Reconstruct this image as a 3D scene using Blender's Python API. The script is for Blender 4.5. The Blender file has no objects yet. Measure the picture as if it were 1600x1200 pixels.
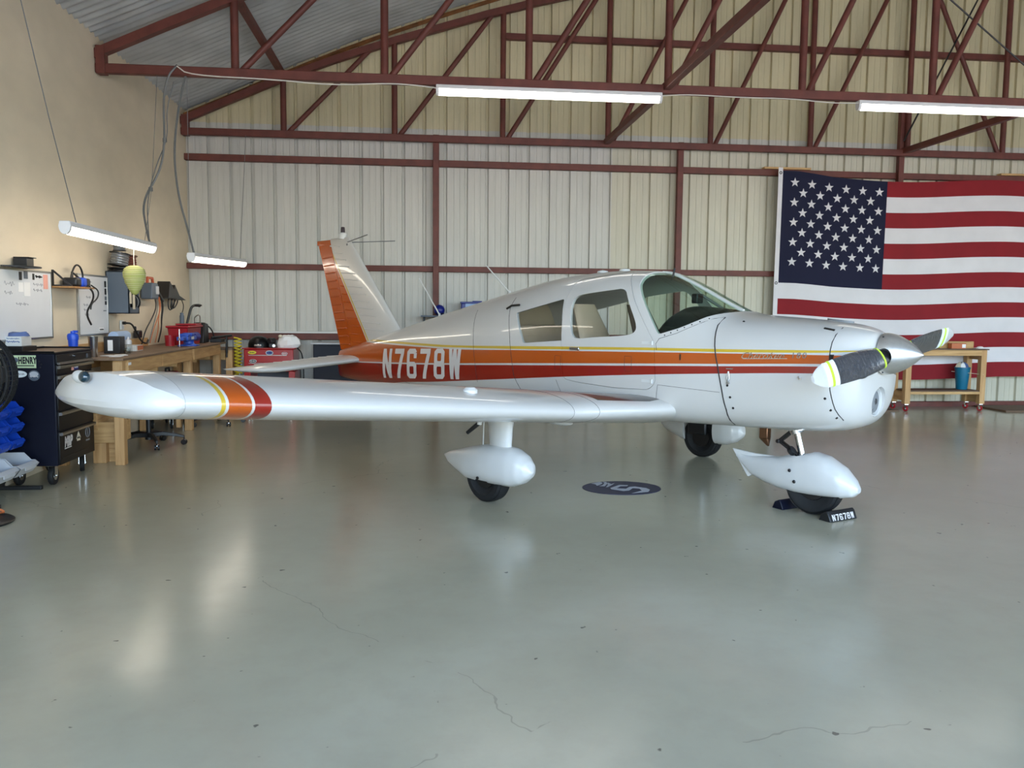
import bpy, bmesh, math, random
import numpy as np
from mathutils import Matrix, Vector
random.seed(7)
S = bpy.context.scene
COL = S.collection
PI = math.pi

# ------------------------------------------------------------------ camera, sky, lights, exposure
cam_d = bpy.data.cameras.new('camera'); cam = bpy.data.objects.new('camera', cam_d); COL.objects.link(cam)
cam_d.sensor_fit = 'HORIZONTAL'; cam_d.sensor_width = 36.0; cam_d.lens = 36.0 * 1308.37 / 1600.0
cam_d.clip_start = 0.05; cam_d.clip_end = 400
PITCH, ROLL, CAM_H, YAW = 0.0872, 0.0092, 1.4957, 0.1049
_cp, _sp, _cr, _sr = math.cos(PITCH), math.sin(PITCH), math.cos(ROLL), math.sin(ROLL)
_rz = Matrix.Rotation(-YAW, 3, 'Z')
_fw = _rz @ Vector((0, _cp, -_sp)); _u0 = Vector((0, _sp, _cp)); _r0 = Vector((1, 0, 0))
_rt = _rz @ (_cr * _r0 + _sr * _u0); _up = _rz @ (-_sr * _r0 + _cr * _u0)
cam.matrix_world = Matrix(((_rt.x, _up.x, -_fw.x, 0), (_rt.y, _up.y, -_fw.y, 0), (_rt.z, _up.z, -_fw.z, CAM_H), (0, 0, 0, 1)))
S.camera = cam

W = bpy.data.worlds.new('sky'); S.world = W; W.use_nodes = True
nt = W.node_tree; nt.nodes.clear()
_o = nt.nodes.new('ShaderNodeOutputWorld'); _b = nt.nodes.new('ShaderNodeBackground')
_s = nt.nodes.new('ShaderNodeTexSky'); _s.sky_type = 'NISHITA'; _s.sun_disc = False
_s.sun_elevation = math.radians(52); _s.sun_rotation = math.radians(20); _s.air_density = 1.0; _s.dust_density = 2.5; _s.ozone_density = 0.6
_b.inputs['Strength'].default_value = 1.05
nt.links.new(_s.outputs['Color'], _b.inputs['Color']); nt.links.new(_b.outputs[0], _o.inputs['Surface'])
# sun behind the hangar, so no direct light enters the door
sun_d = bpy.data.lights.new('sun', 'SUN'); sun_d.energy = 10.0; sun_d.angle = math.radians(0.6); sun_d.color = (1.0, 0.95, 0.88)
sun = bpy.data.objects.new('sun', sun_d); COL.objects.link(sun)
sun.rotation_euler = (math.radians(-38), 0, math.radians(-20)); sun.location = (0, 20, 30)
# portal across the open hangar door (guides sampling, gives off no light)
por_d = bpy.data.lights.new('door_portal', 'AREA'); por_d.shape = 'RECTANGLE'; por_d.size = 21.8; por_d.size_y = 4.3
por_d.cycles.is_portal = True
por = bpy.data.objects.new('door_portal', por_d); COL.objects.link(por)
por.location = (7.5, -1.45, 2.15); por.rotation_euler = (PI / 2, 0, 0)

vs = S.view_settings
vs.view_transform = 'Standard'; vs.look = 'None'; vs.gamma = 1.0; vs.use_curve_mapping = False
vs.exposure = 1.12
TUBE = 5.0        # emission of the fluorescent diffusers
TUBE_WALL = 5.5

# ------------------------------------------------------------------ materials
def lin(c):
    return tuple(((x / 255) / 12.92 if x / 255 <= 0.04045 else ((x / 255 + 0.055) / 1.055) ** 2.4) for x in c)

def newmat(name):
    m = bpy.data.materials.new(name); m.use_nodes = True
    return m, m.node_tree, m.node_tree.nodes['Principled BSDF']

def P(name, rgb, rough=0.5, metal=0.0, var=0.0, vscale=6.0, bump=0.0, bscale=40.0, stretch=None, spec=0.5, coat=0.0, emit=0.0, alpha=None, trans=0.0):
    m, t, b = newmat(name)
    c = lin(rgb)
    b.inputs['Base Color'].default_value = (*c, 1)
    b.inputs['Roughness'].default_value = rough; b.inputs['Metallic'].default_value = metal
    b.inputs['Specular IOR Level'].default_value = spec
    b.inputs['Coat Weight'].default_value = coat
    if coat: b.inputs['Coat Roughness'].default_value = 0.06
    if trans: b.inputs['Transmission Weight'].default_value = trans
    if emit:
        b.inputs['Emission Color'].default_value = (*c, 1); b.inputs['Emission Strength'].default_value = emit
    L = t.links
    if var or bump:
        tc = t.nodes.new('ShaderNodeTexCoord'); src = tc.outputs['Object']
        if stretch:
            mp = t.nodes.new('ShaderNodeMapping'); mp.inputs['Scale'].default_value = stretch
            L.new(src, mp.inputs[0]); src = mp.outputs[0]
    if var:
        n = t.nodes.new('ShaderNodeTexNoise'); n.inputs['Scale'].default_value = vscale; n.inputs['Detail'].default_value = 5
        L.new(src, n.inputs['Vector'])
        r = t.nodes.new('ShaderNodeValToRGB')
        r.color_ramp.elements[0].position = 0.3; r.color_ramp.elements[1].position = 0.72
        r.color_ramp.elements[0].color = (*[max(0, x * (1 - var)) for x in c], 1)
        r.color_ramp.elements[1].color = (*[min(1, x * (1 + var * 0.6)) for x in c], 1)
        L.new(n.outputs['Fac'], r.inputs[0]); L.new(r.outputs[0], b.inputs['Base Color'])
    if bump:
        n2 = t.nodes.new('ShaderNodeTexNoise'); n2.inputs['Scale'].default_value = bscale; n2.inputs['Detail'].default_value = 3
        L.new(src, n2.inputs['Vector'])
        bp = t.nodes.new('ShaderNodeBump'); bp.inputs['Strength'].default_value = bump; bp.inputs['Distance'].default_value = 0.01
        L.new(n2.outputs['Fac'], bp.inputs['Height']); L.new(bp.outputs[0], b.inputs['Normal'])
    return m

def wood(name, a, b_, scale=(14, 14, 1.2), rough=0.6):
    m, t, b = newmat(name); L = t.links
    tc = t.nodes.new('ShaderNodeTexCoord'); mp = t.nodes.new('ShaderNodeMapping'); mp.inputs['Scale'].default_value = scale
    n = t.nodes.new('ShaderNodeTexNoise'); n.inputs['Scale'].default_value = 2.0; n.inputs['Detail'].default_value = 6; n.inputs['Distortion'].default_value = 0.6
    r = t.nodes.new('ShaderNodeValToRGB'); r.color_ramp.elements[0].position = .3; r.color_ramp.elements[1].position = .7
    r.color_ramp.elements[0].color = (*lin(a), 1); r.color_ramp.elements[1].color = (*lin(b_), 1)
    L.new(tc.outputs['Object'], mp.inputs[0]); L.new(mp.outputs[0], n.inputs['Vector']); L.new(n.outputs['Fac'], r.inputs[0]); L.new(r.outputs[0], b.inputs['Base Color'])
    b.inputs['Roughness'].default_value = rough
    return m

def glassmat(name, tint, refl=1.0):
    m = bpy.data.materials.new(name); m.use_nodes = True; t = m.node_tree; t.nodes.clear(); L = t.links
    o = t.nodes.new('ShaderNodeOutputMaterial'); mx = t.nodes.new('ShaderNodeMixShader')
    tr = t.nodes.new('ShaderNodeBsdfTransparent'); tr.inputs[0].default_value = (*tint, 1)
    g = t.nodes.new('ShaderNodeBsdfGlossy'); g.inputs['Roughness'].default_value = 0.01
    f = t.nodes.new('ShaderNodeFresnel'); f.inputs[0].default_value = 1.45
    ge = t.nodes.new('ShaderNodeNewGeometry'); iv = t.nodes.new('ShaderNodeMath'); iv.operation = 'SUBTRACT'; iv.inputs[0].default_value = 1.0; L.new(ge.outputs['Backfacing'], iv.inputs[1])
    mu = t.nodes.new('ShaderNodeMath'); mu.operation = 'MULTIPLY'; L.new(f.outputs[0], mu.inputs[0]); L.new(iv.outputs[0], mu.inputs[1])
    L.new(mu.outputs[0], mx.inputs[0]); L.new(tr.outputs[0], mx.inputs[1]); L.new(g.outputs[0], mx.inputs[2]); L.new(mx.outputs[0], o.inputs[0])
    return m

class NT:   # tiny helper for math graphs
    def __init__(s, t): s.t = t; s.L = t.links
    def v(s, x, sock):
        if isinstance(x, (int, float)): sock.default_value = x
        else: s.L.new(x, sock)
    def m(s, op, a, b=0.0, c=0.0):
        n = s.t.nodes.new('ShaderNodeMath'); n.operation = op
        s.v(a, n.inputs[0]); s.v(b, n.inputs[1]); s.v(c, n.inputs[2]); return n.outputs[0]
    def between(s, x, a, b): return s.m('MULTIPLY', s.m('GREATER_THAN', x, a), s.m('LESS_THAN', x, b))
    def mix(s, f, a, b):
        n = s.t.nodes.new('ShaderNodeMix'); n.data_type = 'RGBA'
        s.v(f, n.inputs[0])
        for q, k in ((a, 6), (b, 7)):
            if isinstance(q, tuple): n.inputs[k].default_value = (*q, 1)
            else: s.L.new(q, n.inputs[k])
        return n.outputs[2]

WHITE, YEL, ORA, RED = lin((205, 202, 197)), lin((206, 172, 52)), lin((184, 82, 15)), lin((146, 32, 18))
def paint_base(name, rough=0.28):
    m, t, b = newmat(name)
    b.inputs['Roughness'].default_value = rough; b.inputs['Coat Weight'].default_value = 0.6; b.inputs['Coat Roughness'].default_value = 0.03
    tc = t.nodes.new('ShaderNodeTexCoord'); sp = t.nodes.new('ShaderNodeSeparateXYZ'); t.links.new(tc.outputs['Object'], sp.inputs[0])
    n = t.nodes.new('ShaderNodeTexNoise'); n.inputs['Scale'].default_value = 2.2; n.inputs['Detail'].default_value = 6
    t.links.new(tc.outputs['Object'], n.inputs['Vector'])
    k = NT(t)
    r = t.nodes.new('ShaderNodeMapRange'); r.inputs[1].default_value = .3; r.inputs[2].default_value = .75; r.inputs[3].default_value = 0.0; r.inputs[4].default_value = 0.10
    t.links.new(n.outputs['Fac'], r.inputs[0])
    w = k.mix(r.outputs[0], WHITE, lin((180, 174, 166)))
    return m, t, b, k, sp, w

def fuselage_paint():
    m, t, b, k, sp, col = paint_base('fuselage_paint')
    X, Z = sp.outputs[0], sp.outputs[2]
    u = k.m('DIVIDE', k.m('ADD', X, 4.75), 7.0)
    def curve(pts):
        n = t.nodes.new('ShaderNodeFloatCurve'); c = n.mapping.curves[0]
        ps = [((x + 4.75) / 7.0, z / 2) for x, z in pts]
        c.points[0].location = ps[0]; c.points[1].location = ps[-1]
        for p in ps[1:-1]: c.points.new(*p)
        for p in c.points: p.handle_type = 'AUTO_CLAMPED'
        n.mapping.update(); t.links.new(u, n.inputs['Value']); n.inputs['Factor'].default_value = 1
        return k.m('MULTIPLY', n.outputs[0], 2.0)
    yT = curve([(-4.75, 1.146), (-3.2, 1.139), (-2.3, 1.139), (-1.819, 1.146), (-1.0, 1.172), (.483, 1.215), (1.15, 1.228), (1.944, 1.246), (2.2, 1.25)])
    yB = curve([(-4.75, 1.122), (-3.2, 1.116), (-2.3, 1.116), (-1.816, 1.125), (-1.0, 1.145), (.485, 1.194), (1.15, 1.206), (1.75, 1.224), (1.947, 1.231), (2.2, 1.248)])
    oT = curve([(-4.75, 1.10), (-3.2, 1.098), (-2.3, 1.10), (-1.813, 1.106), (-1.0, 1.135), (.485, 1.179), (1.155, 1.197), (1.951, 1.214), (2.2, 1.215)])
    oB = curve([(-4.75, .83), (-4.13, .862), (-2.811, .917), (-1.806, .969), (-.995, 1.014), (.489, 1.088), (1.165, 1.119), (1.979, 1.156), (2.2, 1.16)])
    rT = curve([(-4.75, .82), (-4.13, .849), (-2.811, .902), (-1.806, .952), (-.995, .996), (.489, 1.07), (1.166, 1.102), (1.981, 1.138), (2.2, 1.14)])
    rB = curve([(-4.75, .45), (-3.8, .56), (-3.234, .662), (-2.312, .745), (-1.184, .852), (-.182, .944), (.491, .999), (1.169, 1.047), (1.904, 1.088), (2.2, 1.09)])
    col = k.mix(k.between(Z, yB, yT), col, YEL)
    col = k.mix(k.between(Z, oB, oT), col, ORA)
    col = k.mix(k.m('MULTIPLY', k.between(Z, rB, rT), k.m('LESS_THAN', X, 1.95)), col, RED)
    t.links.new(col, b.inputs['Base Color'])
    return m

def wing_paint():
    m, t, b, k, sp, col = paint_base('wing_paint', 0.3)
    X, Y, Z = sp.outputs
    A = k.m('ABSOLUTE', Y)
    col = k.mix(k.between(A, 4.057, 4.080), col, YEL)
    col = k.mix(k.between(A, 3.916, 4.041), col, ORA)
    col = k.mix(k.between(A, 3.807, 3.900), col, RED)
    # black walkway grit on the root
    ge = t.nodes.new('ShaderNodeNewGeometry'); s2 = t.nodes.new('ShaderNodeSeparateXYZ'); t.links.new(ge.outputs['Normal'], s2.inputs[0])
    wk = k.m('MULTIPLY', k.between(A, .5, 1.13), k.between(X, -.9, .68)); wk = k.m('MULTIPLY', wk, k.m('GREATER_THAN', s2.outputs[2], .3))
    wk = k.m('MULTIPLY', wk, k.m('LESS_THAN', k.m('ADD', X, k.m('MULTIPLY', A, .36)), .93))
    col = k.mix(wk, col, lin((44, 34, 34)))
    t.links.new(col, b.inputs['Base Color'])
    return m

def fin_paint():
    m, t, b, k, sp, col = paint_base('fin_paint')
    X, Z = sp.outputs[0], sp.outputs[2]
    # distance aft of the strip line from (-4.0,1.13) to (-4.925,2.36)
    d = k.m('SUBTRACT', k.m('ADD', -3.995, k.m('MULTIPLY', k.m('SUBTRACT', Z, 1.13), -0.756)), X)
    col = k.mix(k.between(d, -0.012, 0.014), col, YEL)
    col = k.mix(k.m('GREATER_THAN', d, 0.034), col, ORA)
    t.links.new(col, b.inputs['Base Color'])
    return m

def floor_mat():
    m, t, b = newmat('painted_concrete'); L = t.links; k = NT(t)
    tc = t.nodes.new('ShaderNodeTexCoord')
    n = t.nodes.new('ShaderNodeTexNoise'); n.inputs['Scale'].default_value = 0.55; n.inputs['Detail'].default_value = 7; n.inputs['Roughness'].default_value = .6
    n2 = t.nodes.new('ShaderNodeTexNoise'); n2.inputs['Scale'].default_value = 5.0; n2.inputs['Detail'].default_value = 8; n2.inputs['Roughness'].default_value = .7
    n3 = t.nodes.new('ShaderNodeTexNoise'); n3.inputs['Scale'].default_value = 14; n3.inputs['Detail'].default_value = 2
    for q in (n, n2, n3): L.new(tc.outputs['Object'], q.inputs['Vector'])
    r = t.nodes.new('ShaderNodeValToRGB'); r.color_ramp.elements[0].position = .32; r.color_ramp.elements[1].position = .68
    r.color_ramp.elements[0].color = (*lin((170, 164, 141)), 1); r.color_ramp.elements[1].color = (*lin((181, 175, 151)), 1)
    L.new(n.outputs['Fac'], r.inputs[0])
    r2 = t.nodes.new('ShaderNodeMapRange'); r2.inputs[1].default_value = .45; r2.inputs[2].default_value = .8; r2.inputs[4].default_value = .35
    L.new(n2.outputs['Fac'], r2.inputs[0])
    col = k.mix(r2.outputs[0], r.outputs[0], lin((160, 150, 130)))
    sp = t.nodes.new('ShaderNodeMapRange'); sp.inputs[1].default_value = .735; sp.inputs[2].default_value = .76
    L.new(n3.outputs['Fac'], sp.inputs[0])
    col = k.mix(k.m('MULTIPLY', sp.outputs[0], .75), col, lin((70, 62, 56)))
    # hairline cracks
    nd = t.nodes.new('ShaderNodeTexNoise'); nd.inputs['Scale'].default_value = 1.7; nd.inputs['Detail'].default_value = 4
    L.new(tc.outputs['Object'], nd.inputs['Vector'])
    vm = t.nodes.new('ShaderNodeVectorMath'); vm.operation = 'SCALE'; vm.inputs['Scale'].default_value = .55; L.new(nd.outputs['Color'], vm.inputs[0])
    va = t.nodes.new('ShaderNodeVectorMath'); va.operation = 'ADD'; L.new(tc.outputs['Object'], va.inputs[0]); L.new(vm.outputs[0], va.inputs[1])
    vo = t.nodes.new('ShaderNodeTexVoronoi'); vo.feature = 'DISTANCE_TO_EDGE'; vo.inputs['Scale'].default_value = .22; L.new(va.outputs[0], vo.inputs['Vector'])
    nm = t.nodes.new('ShaderNodeTexNoise'); nm.inputs['Scale'].default_value = .9; L.new(tc.outputs['Object'], nm.inputs['Vector'])
    cr = k.m('MULTIPLY', k.m('LESS_THAN', vo.outputs['Distance'], .0007), k.m('GREATER_THAN', nm.outputs['Fac'], .52))
    col = k.mix(k.m('MULTIPLY', cr, .28), col, lin((84, 82, 76)))
    L.new(col, b.inputs['Base Color'])
    rr = t.nodes.new('ShaderNodeMapRange'); rr.inputs[1].default_value = .3; rr.inputs[2].default_value = .75; rr.inputs[3].default_value = .17; rr.inputs[4].default_value = .23
    L.new(n2.outputs['Fac'], rr.inputs[0]); L.new(rr.outputs[0], b.inputs['Roughness'])
    b.inputs['Specular IOR Level'].default_value = .55
    bp = t.nodes.new('ShaderNodeBump'); bp.inputs['Strength'].default_value = .012; bp.inputs['Distance'].default_value = .01
    L.new(n2.outputs['Fac'], bp.inputs['Height']); L.new(bp.outputs[0], b.inputs['Normal'])
    return m

M = dict(
 floor=floor_mat(), fus=fuselage_paint(), wing=wing_paint(), fin=fin_paint(),
 white=P('white_paint', (206, 204, 200), .3, var=.05, vscale=3, coat=.3),
 whiteplain=P('white_enamel', (212, 211, 207), .35), orange=P('orange_paint', (180, 78, 14), .25, coat=.4),
 steel=P('red_primer_steel', (104, 50, 40), .55, var=.25, vscale=7, bump=.1, bscale=60),
 wall_white=P('white_wall_sheet', (198, 195, 187), .42, var=.07, vscale=2.5, stretch=(3, 1, .5)),
 wall_cream=P('cream_wall_sheet', (200, 194, 174), .45, var=.07, vscale=2.5, stretch=(3, 1, .5)),
 wall_upper=P('cream_wall_sheet_less_daylit', (204, 192, 156), .45, var=.07, vscale=2.5, stretch=(3, 1, .5)),  # cream made deeper on the upper sheets to paint in their weaker daylight
 left=P('tan_wall_panel', (220, 205, 180), .75, var=.08, vscale=1.6, bump=.25, bscale=90, stretch=(1, 1, 2)),
 galv=P('galvanised_sheet', (190, 192, 192), .42, metal=.3, var=.22, vscale=2.0),
 plainwall=P('plain_wall', (198, 190, 172), .7, var=.05), apron=P('apron_concrete', (176, 172, 162), .8, var=.1, vscale=1),
 black=P('black_plastic', (24, 24, 26), .45), blackgloss=P('black_gloss_paint', (10, 10, 13), .35, spec=.3), navy=P('navy_paint', (12, 15, 32), .45, spec=.25),
 rubber=P('tyre_rubber', (15, 15, 16), .75, bump=.1, bscale=80), chrome=P('chrome', (220, 220, 222), .12, metal=1), alu=P('brushed_metal', (176, 174, 170), .3, metal=1, var=.1, vscale=20, stretch=(1, 8, 8)),
 spinner=P('satin_aluminium', (214, 210, 204), .36, metal=.85, var=.06, vscale=14, stretch=(1, 6, 6)),
 darkmetal=P('dark_metal', (60, 58, 58), .4, metal=.8), grey=P('grey_metal_box', (84, 94, 106), .5), greyplastic=P('grey_plastic', (122, 124, 126), .5),
 ltgrey=P('light_grey', (190, 192, 196), .5), blue=P('blue_plastic', (22, 72, 190), .35), darkblue=P('dark_blue', (18, 30, 120), .35), blueiron=P('blue_cast_iron', (40, 78, 170), .4),
 red=P('red_enamel', (166, 24, 26), .28, coat=.3), redplastic=P('red_plastic', (160, 30, 40), .35), teal=P('teal_plastic', (14, 104, 134), .4),
 yellow=P('yellow_plastic', (214, 194, 40), .4), ydkgreen=P('lime_tape', (196, 224, 60), .5), tape_w=P('white_tape', (232, 236, 236), .4),
 pine=wood('pine_board', (176, 132, 84), (206, 164, 112)), pine_h=wood('pine_board_long', (178, 134, 84), (208, 166, 112), (14, 1.2, 14)), pine_x=wood('pine_board_cross', (178, 136, 84), (210, 170, 116), (1.2, 14, 14)),
 ply=wood('worn_worktop', (104, 82, 62), (132, 106, 82), (8, 1, 8)), dirtywood=wood('dark_board', (88, 66, 50), (116, 90, 66), (1, 10, 10)),
 cover=P('dark_grey_vinyl', (66, 68, 74), .22, var=.3, vscale=30, bump=.6, bscale=25, coat=.5), coverlt=P('pale_blade_skin', (178, 184, 192), .3, coat=.3), clearwrap=P('milky_plastic_wrap', (206, 204, 202), .25),
 headliner=P('grey_headliner', (176, 174, 168), .8), beige=P('beige_vinyl', (190, 168, 142), .55, var=.06), brown=P('dark_brown_vinyl', (92, 72, 56), .55),
 glareshield=P('black_glareshield', (12, 12, 14), .4), seam=P('panel_gap', (52, 48, 46), .7), bronze=P('bronze', (122, 88, 66), .35, metal=.9),
 diffuser=P('lit_diffuser', (255, 249, 238), .4, emit=TUBE), diffuser_w=P('lit_diffuser_warm', (255, 243, 224), .4, emit=TUBE_WALL),
 housing=P('white_lamp_housing', (225, 222, 222), .4), cable=P('grey_cable', (112, 112, 112), .5, metal=.3), wcable=P('white_cable', (220, 214, 204), .5),
 board=P('whiteboard_face', (226, 226, 228), .18, var=.02), paper=P('paper', (236, 234, 232), .7), pink=P('pink_paper', (232, 166, 150), .7), ink=P('dry_marker', (120, 122, 130), .7), inkblack=P('black_print', (24, 24, 26), .6),
 lantern=P('green_paper', (166, 172, 96), .7, var=.18, vscale=5), tag=P('manila_tag', (216, 204, 180), .7), wire=P('orange_wire', (190, 104, 60), .5), copper=P('copper_wire', (140, 86, 72), .4, metal=.5), foil=P('silver_duct', (188, 190, 194), .3, metal=.8),
 plate=P('pale_green_plate', (196, 214, 172), .45), flagblue=P('navy_cloth', (13, 15, 48), .85, bump=.2, bscale=220), flagred=P('red_cloth', (134, 20, 30), .85, var=.08, vscale=3, bump=.2, bscale=220), flagwhite=P('white_cloth', (222, 218, 220), .85, var=.05, vscale=3, bump=.2, bscale=220),
 clear=glassmat('clear_plastic', (.86, .88, .88)), wglass=glassmat('window_glass', (.94, .95, .94)), wsglass=glassmat('windshield_glass', (.82, .90, .85)),
 navred=P('dark_nav_lens', (8, 40, 52), .08, coat=1), lens=glassmat('lamp_lens', (.9, .9, .9)), decal=P('navy_vinyl', (46, 48, 76), .45), decalgrey=P('grey_vinyl', (196, 196, 200), .6),
 numwhite=P('white_lettering', (214, 208, 204), .4), redlens=P('smoked_lens', (70, 60, 62), .15), clothblue=P('blue_shop_towel', (86, 104, 150), .9), brownwood=wood('oak_frame', (140, 100, 58), (170, 126, 76)),
)

# ------------------------------------------------------------------ mesh helpers
class MB:
    def __init__(s): s.v = []; s.f = []; s.mi = []
    def add(s, vs, fs, mi=0):
        o = len(s.v); s.v += [tuple(map(float, q)) for q in vs]
        for f in fs: s.f.append(tuple(i + o for i in f)); s.mi.append(mi)
        return s
    def box(s, x0, y0, z0, x1, y1, z1, mi=0, mat=None):
        vs = [Vector((x, y, z)) for z in (z0, z1) for x, y in ((x0, y0), (x1, y0), (x1, y1), (x0, y1))]
        if mat is not None: vs = [mat @ q for q in vs]
        return s.add(vs, [(3, 2, 1, 0), (4, 5, 6, 7), (0, 1, 5, 4), (1, 2, 6, 5), (2, 3, 7, 6), (3, 0, 4, 7)], mi)
    def cb(s, c, d, mi=0, mat=None):
        return s.box(c[0] - d[0] / 2, c[1] - d[1] / 2, c[2] - d[2] / 2, c[0] + d[0] / 2, c[1] + d[1] / 2, c[2] + d[2] / 2, mi, mat)
    def ring(s, rings, close=True, caps=True, mi=0):
        n = len(rings[0]); vs = [p for r in rings for p in r]; fs = []
        for i in range(len(rings) - 1):
            for j in range(n if close else n - 1):
                k = (j + 1) % n; fs.append((i * n + j, i * n + k, (i + 1) * n + k, (i + 1) * n + j))
        if caps:
            fs.append(tuple(range(n - 1, -1, -1))); fs.append(tuple((len(rings) - 1) * n + j for j in range(n)))
        return s.add(vs, fs, mi)
    def cyl(s, p0, p1, r0, r1=None, n=12, mi=0, caps=True):
        r1 = r0 if r1 is None else r1
        p0, p1 = Vector(p0), Vector(p1); d = (p1 - p0).normalized()
        a = d.orthogonal().normalized(); b = d.cross(a)
        R = [[p + (a * math.cos(2 * PI * j / n) + b * math.sin(2 * PI * j / n)) * r for j in range(n)] for p, r in ((p0, r0), (p1, r1))]
        return s.ring(R, True, caps, mi)
    def beam(s, p0, p1, w, h, up=(0, 0, 1), mi=0):
        p0, p1 = Vector(p0), Vector(p1); d = (p1 - p0).normalized(); u = Vector(up)
        a = d.cross(u).normalized(); b = a.cross(d)
        R = [[p + a * sx * w / 2 + b * sy * h / 2 for sx, sy in ((-1, -1), (1, -1), (1, 1), (-1, 1))] for p in (p0, p1)]
        return s.ring(R, True, True, mi)
    def tube(s, pts, r, n=6, mi=0, caps=True):
        pts = [Vector(p) for p in pts]; R = []; a = None
        for i, p in enumerate(pts):
            d = (pts[min(i + 1, len(pts) - 1)] - pts[max(i - 1, 0)])
            if d.length < 1e-9: d = Vector((0, 0, 1))
            d.normalize()
            if a is None: a = d.orthogonal().normalized()
            else:
                a = a - d * a.dot(d)
                a = a.normalized() if a.length > 1e-6 else d.orthogonal().normalized()
            b = d.cross(a)
            R.append([p + (a * math.cos(2 * PI * j / n) + b * math.sin(2 * PI * j / n)) * r for j in range(n)])
        return s.ring(R, True, caps, mi)
    def lathe(s, prof, c=(0, 0, 0), n=20, mat=None, mi=0, caps=True):
        c = Vector(c); R = []
        for r, z in prof:
            ring = []
            for j in range(n):
                q = Vector((r * math.cos(2 * PI * j / n), r * math.sin(2 * PI * j / n), z))
                if mat is not None: q = mat @ q
                ring.append(q + c)
            R.append(ring)
        return s.ring(R, True, caps, mi)
    def torus(s, c, R, r, n=24, m=8, mat=None, mi=0):
        c = Vector(c); rings = []
        for i in range(n + 1):
            a = 2 * PI * i / n; ring = []
            for j in range(m):
                b = 2 * PI * j / m
                q = Vector(((R + r * math.cos(b)) * math.cos(a), (R + r * math.cos(b)) * math.sin(a), r * math.sin(b)))
                if mat is not None: q = mat @ q
                ring.append(q + c)
            rings.append(ring)
        return s.ring(rings, True, False, mi)
    def prism(s, poly, fn, a0, a1, mi=0):
        n = len(poly); A = [fn(p[0], p[1], a0) for p in poly]; B = [fn(p[0], p[1], a1) for p in poly]
        fs = [tuple(range(n - 1, -1, -1)), tuple(range(n, 2 * n))] + [(i, (i + 1) % n, n + (i + 1) % n, n + i) for i in range(n)]
        return s.add(A + B, fs, mi)
    def sphere(s, c, r, sc=(1, 1, 1), n=16, m=10, mi=0, mat=None):
        prof = []
        R = []
        for i in range(m + 1):
            t = -PI / 2 + PI * i / m; rr = max(math.cos(t), 1e-3); z = math.sin(t); ring = []
            for j in range(n):
                q = Vector((r * sc[0] * rr * math.cos(2 * PI * j / n), r * sc[1] * rr * math.sin(2 * PI * j / n), r * sc[2] * z))
                if mat is not None: q = mat @ q
                ring.append(q + Vector(c))
            R.append(ring)
        return s.ring(R, True, True, mi)

def build(name, mb, mats, parent=None, smooth=True, bevel=0.0, off=None, angle=38):
    me = bpy.data.meshes.new(name)
    vs = mb.v if off is None else [(a - off[0], b - off[1], c - off[2]) for a, b, c in mb.v]
    me.from_pydata(vs, [], mb.f)
    if not isinstance(mats, (list, tuple)): mats = [mats]
    for m in mats: me.materials.append(m)
    if len(mats) > 1: me.polygons.foreach_set('material_index', mb.mi)
    bm = bmesh.new(); bm.from_mesh(me); bmesh.ops.recalc_face_normals(bm, faces=bm.faces); bm.to_mesh(me); bm.free()
    if smooth:
        me.polygons.foreach_set('use_smooth', [True] * len(me.polygons)); me.set_sharp_from_angle(angle=math.radians(angle))
    me.update()
    return link(name, me, parent, bevel)

def link(name, me, parent=None, bevel=0.0):
    o = bpy.data.objects.new(name, me); COL.objects.link(o)
    if parent is not None: o.parent = parent
    if bevel:
        b = o.modifiers.new('bevel', 'BEVEL'); b.width = bevel; b.segments = 2; b.limit_method = 'ANGLE'; b.angle_limit = math.radians(40)
    return o

def tag(o, label, cat, group=None):
    o['label'] = label; o['category'] = cat
    if group: o['group'] = group
    return o

class Thing:
    """an Empty at the base of a thing; parts are given in world coordinates"""
    def __init__(s, name, label, cat, loc, group=None, rotz=0.0):
        s.o = bpy.data.objects.new(name, None); COL.objects.link(s.o); s.o.empty_display_size = .1
        s.loc = Vector(loc); s.o.location = loc; s.o.rotation_euler = (0, 0, rotz)
        tag(s.o, label, cat, group)
    def part(s, name, mb, mats, bevel=0.0, smooth=True, angle=38, label=None):
        o = build(name, mb, mats, s.o, smooth, bevel, s.loc, angle)
        if label: o['label'] = label
        return o
    def sub(s, parent, name, mb, mats, bevel=0.0, smooth=True, angle=38):
        return build(name, mb, mats, parent, smooth, bevel, s.loc, angle)

def copy_thing(root, loc, rotz=0.0, label=None, group=None):
    c = root.copy(); COL.objects.link(c); c.location = loc; c.rotation_euler = (0, 0, rotz)
    if label: c['label'] = label
    if group: c['group'] = group
    for ch in list(root.children):
        d = ch.copy(); COL.objects.link(d); d.parent = c
        for g in list(ch.children):
            e = g.copy(); COL.objects.link(e); e.parent = d
    return c

def struct(name, mb, mats, parent=None, smooth=True, bevel=0.0, angle=38):
    o = build(name, mb, mats, parent, smooth, bevel, None, angle)
    if parent is None: o['kind'] = 'structure'
    return o

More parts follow.
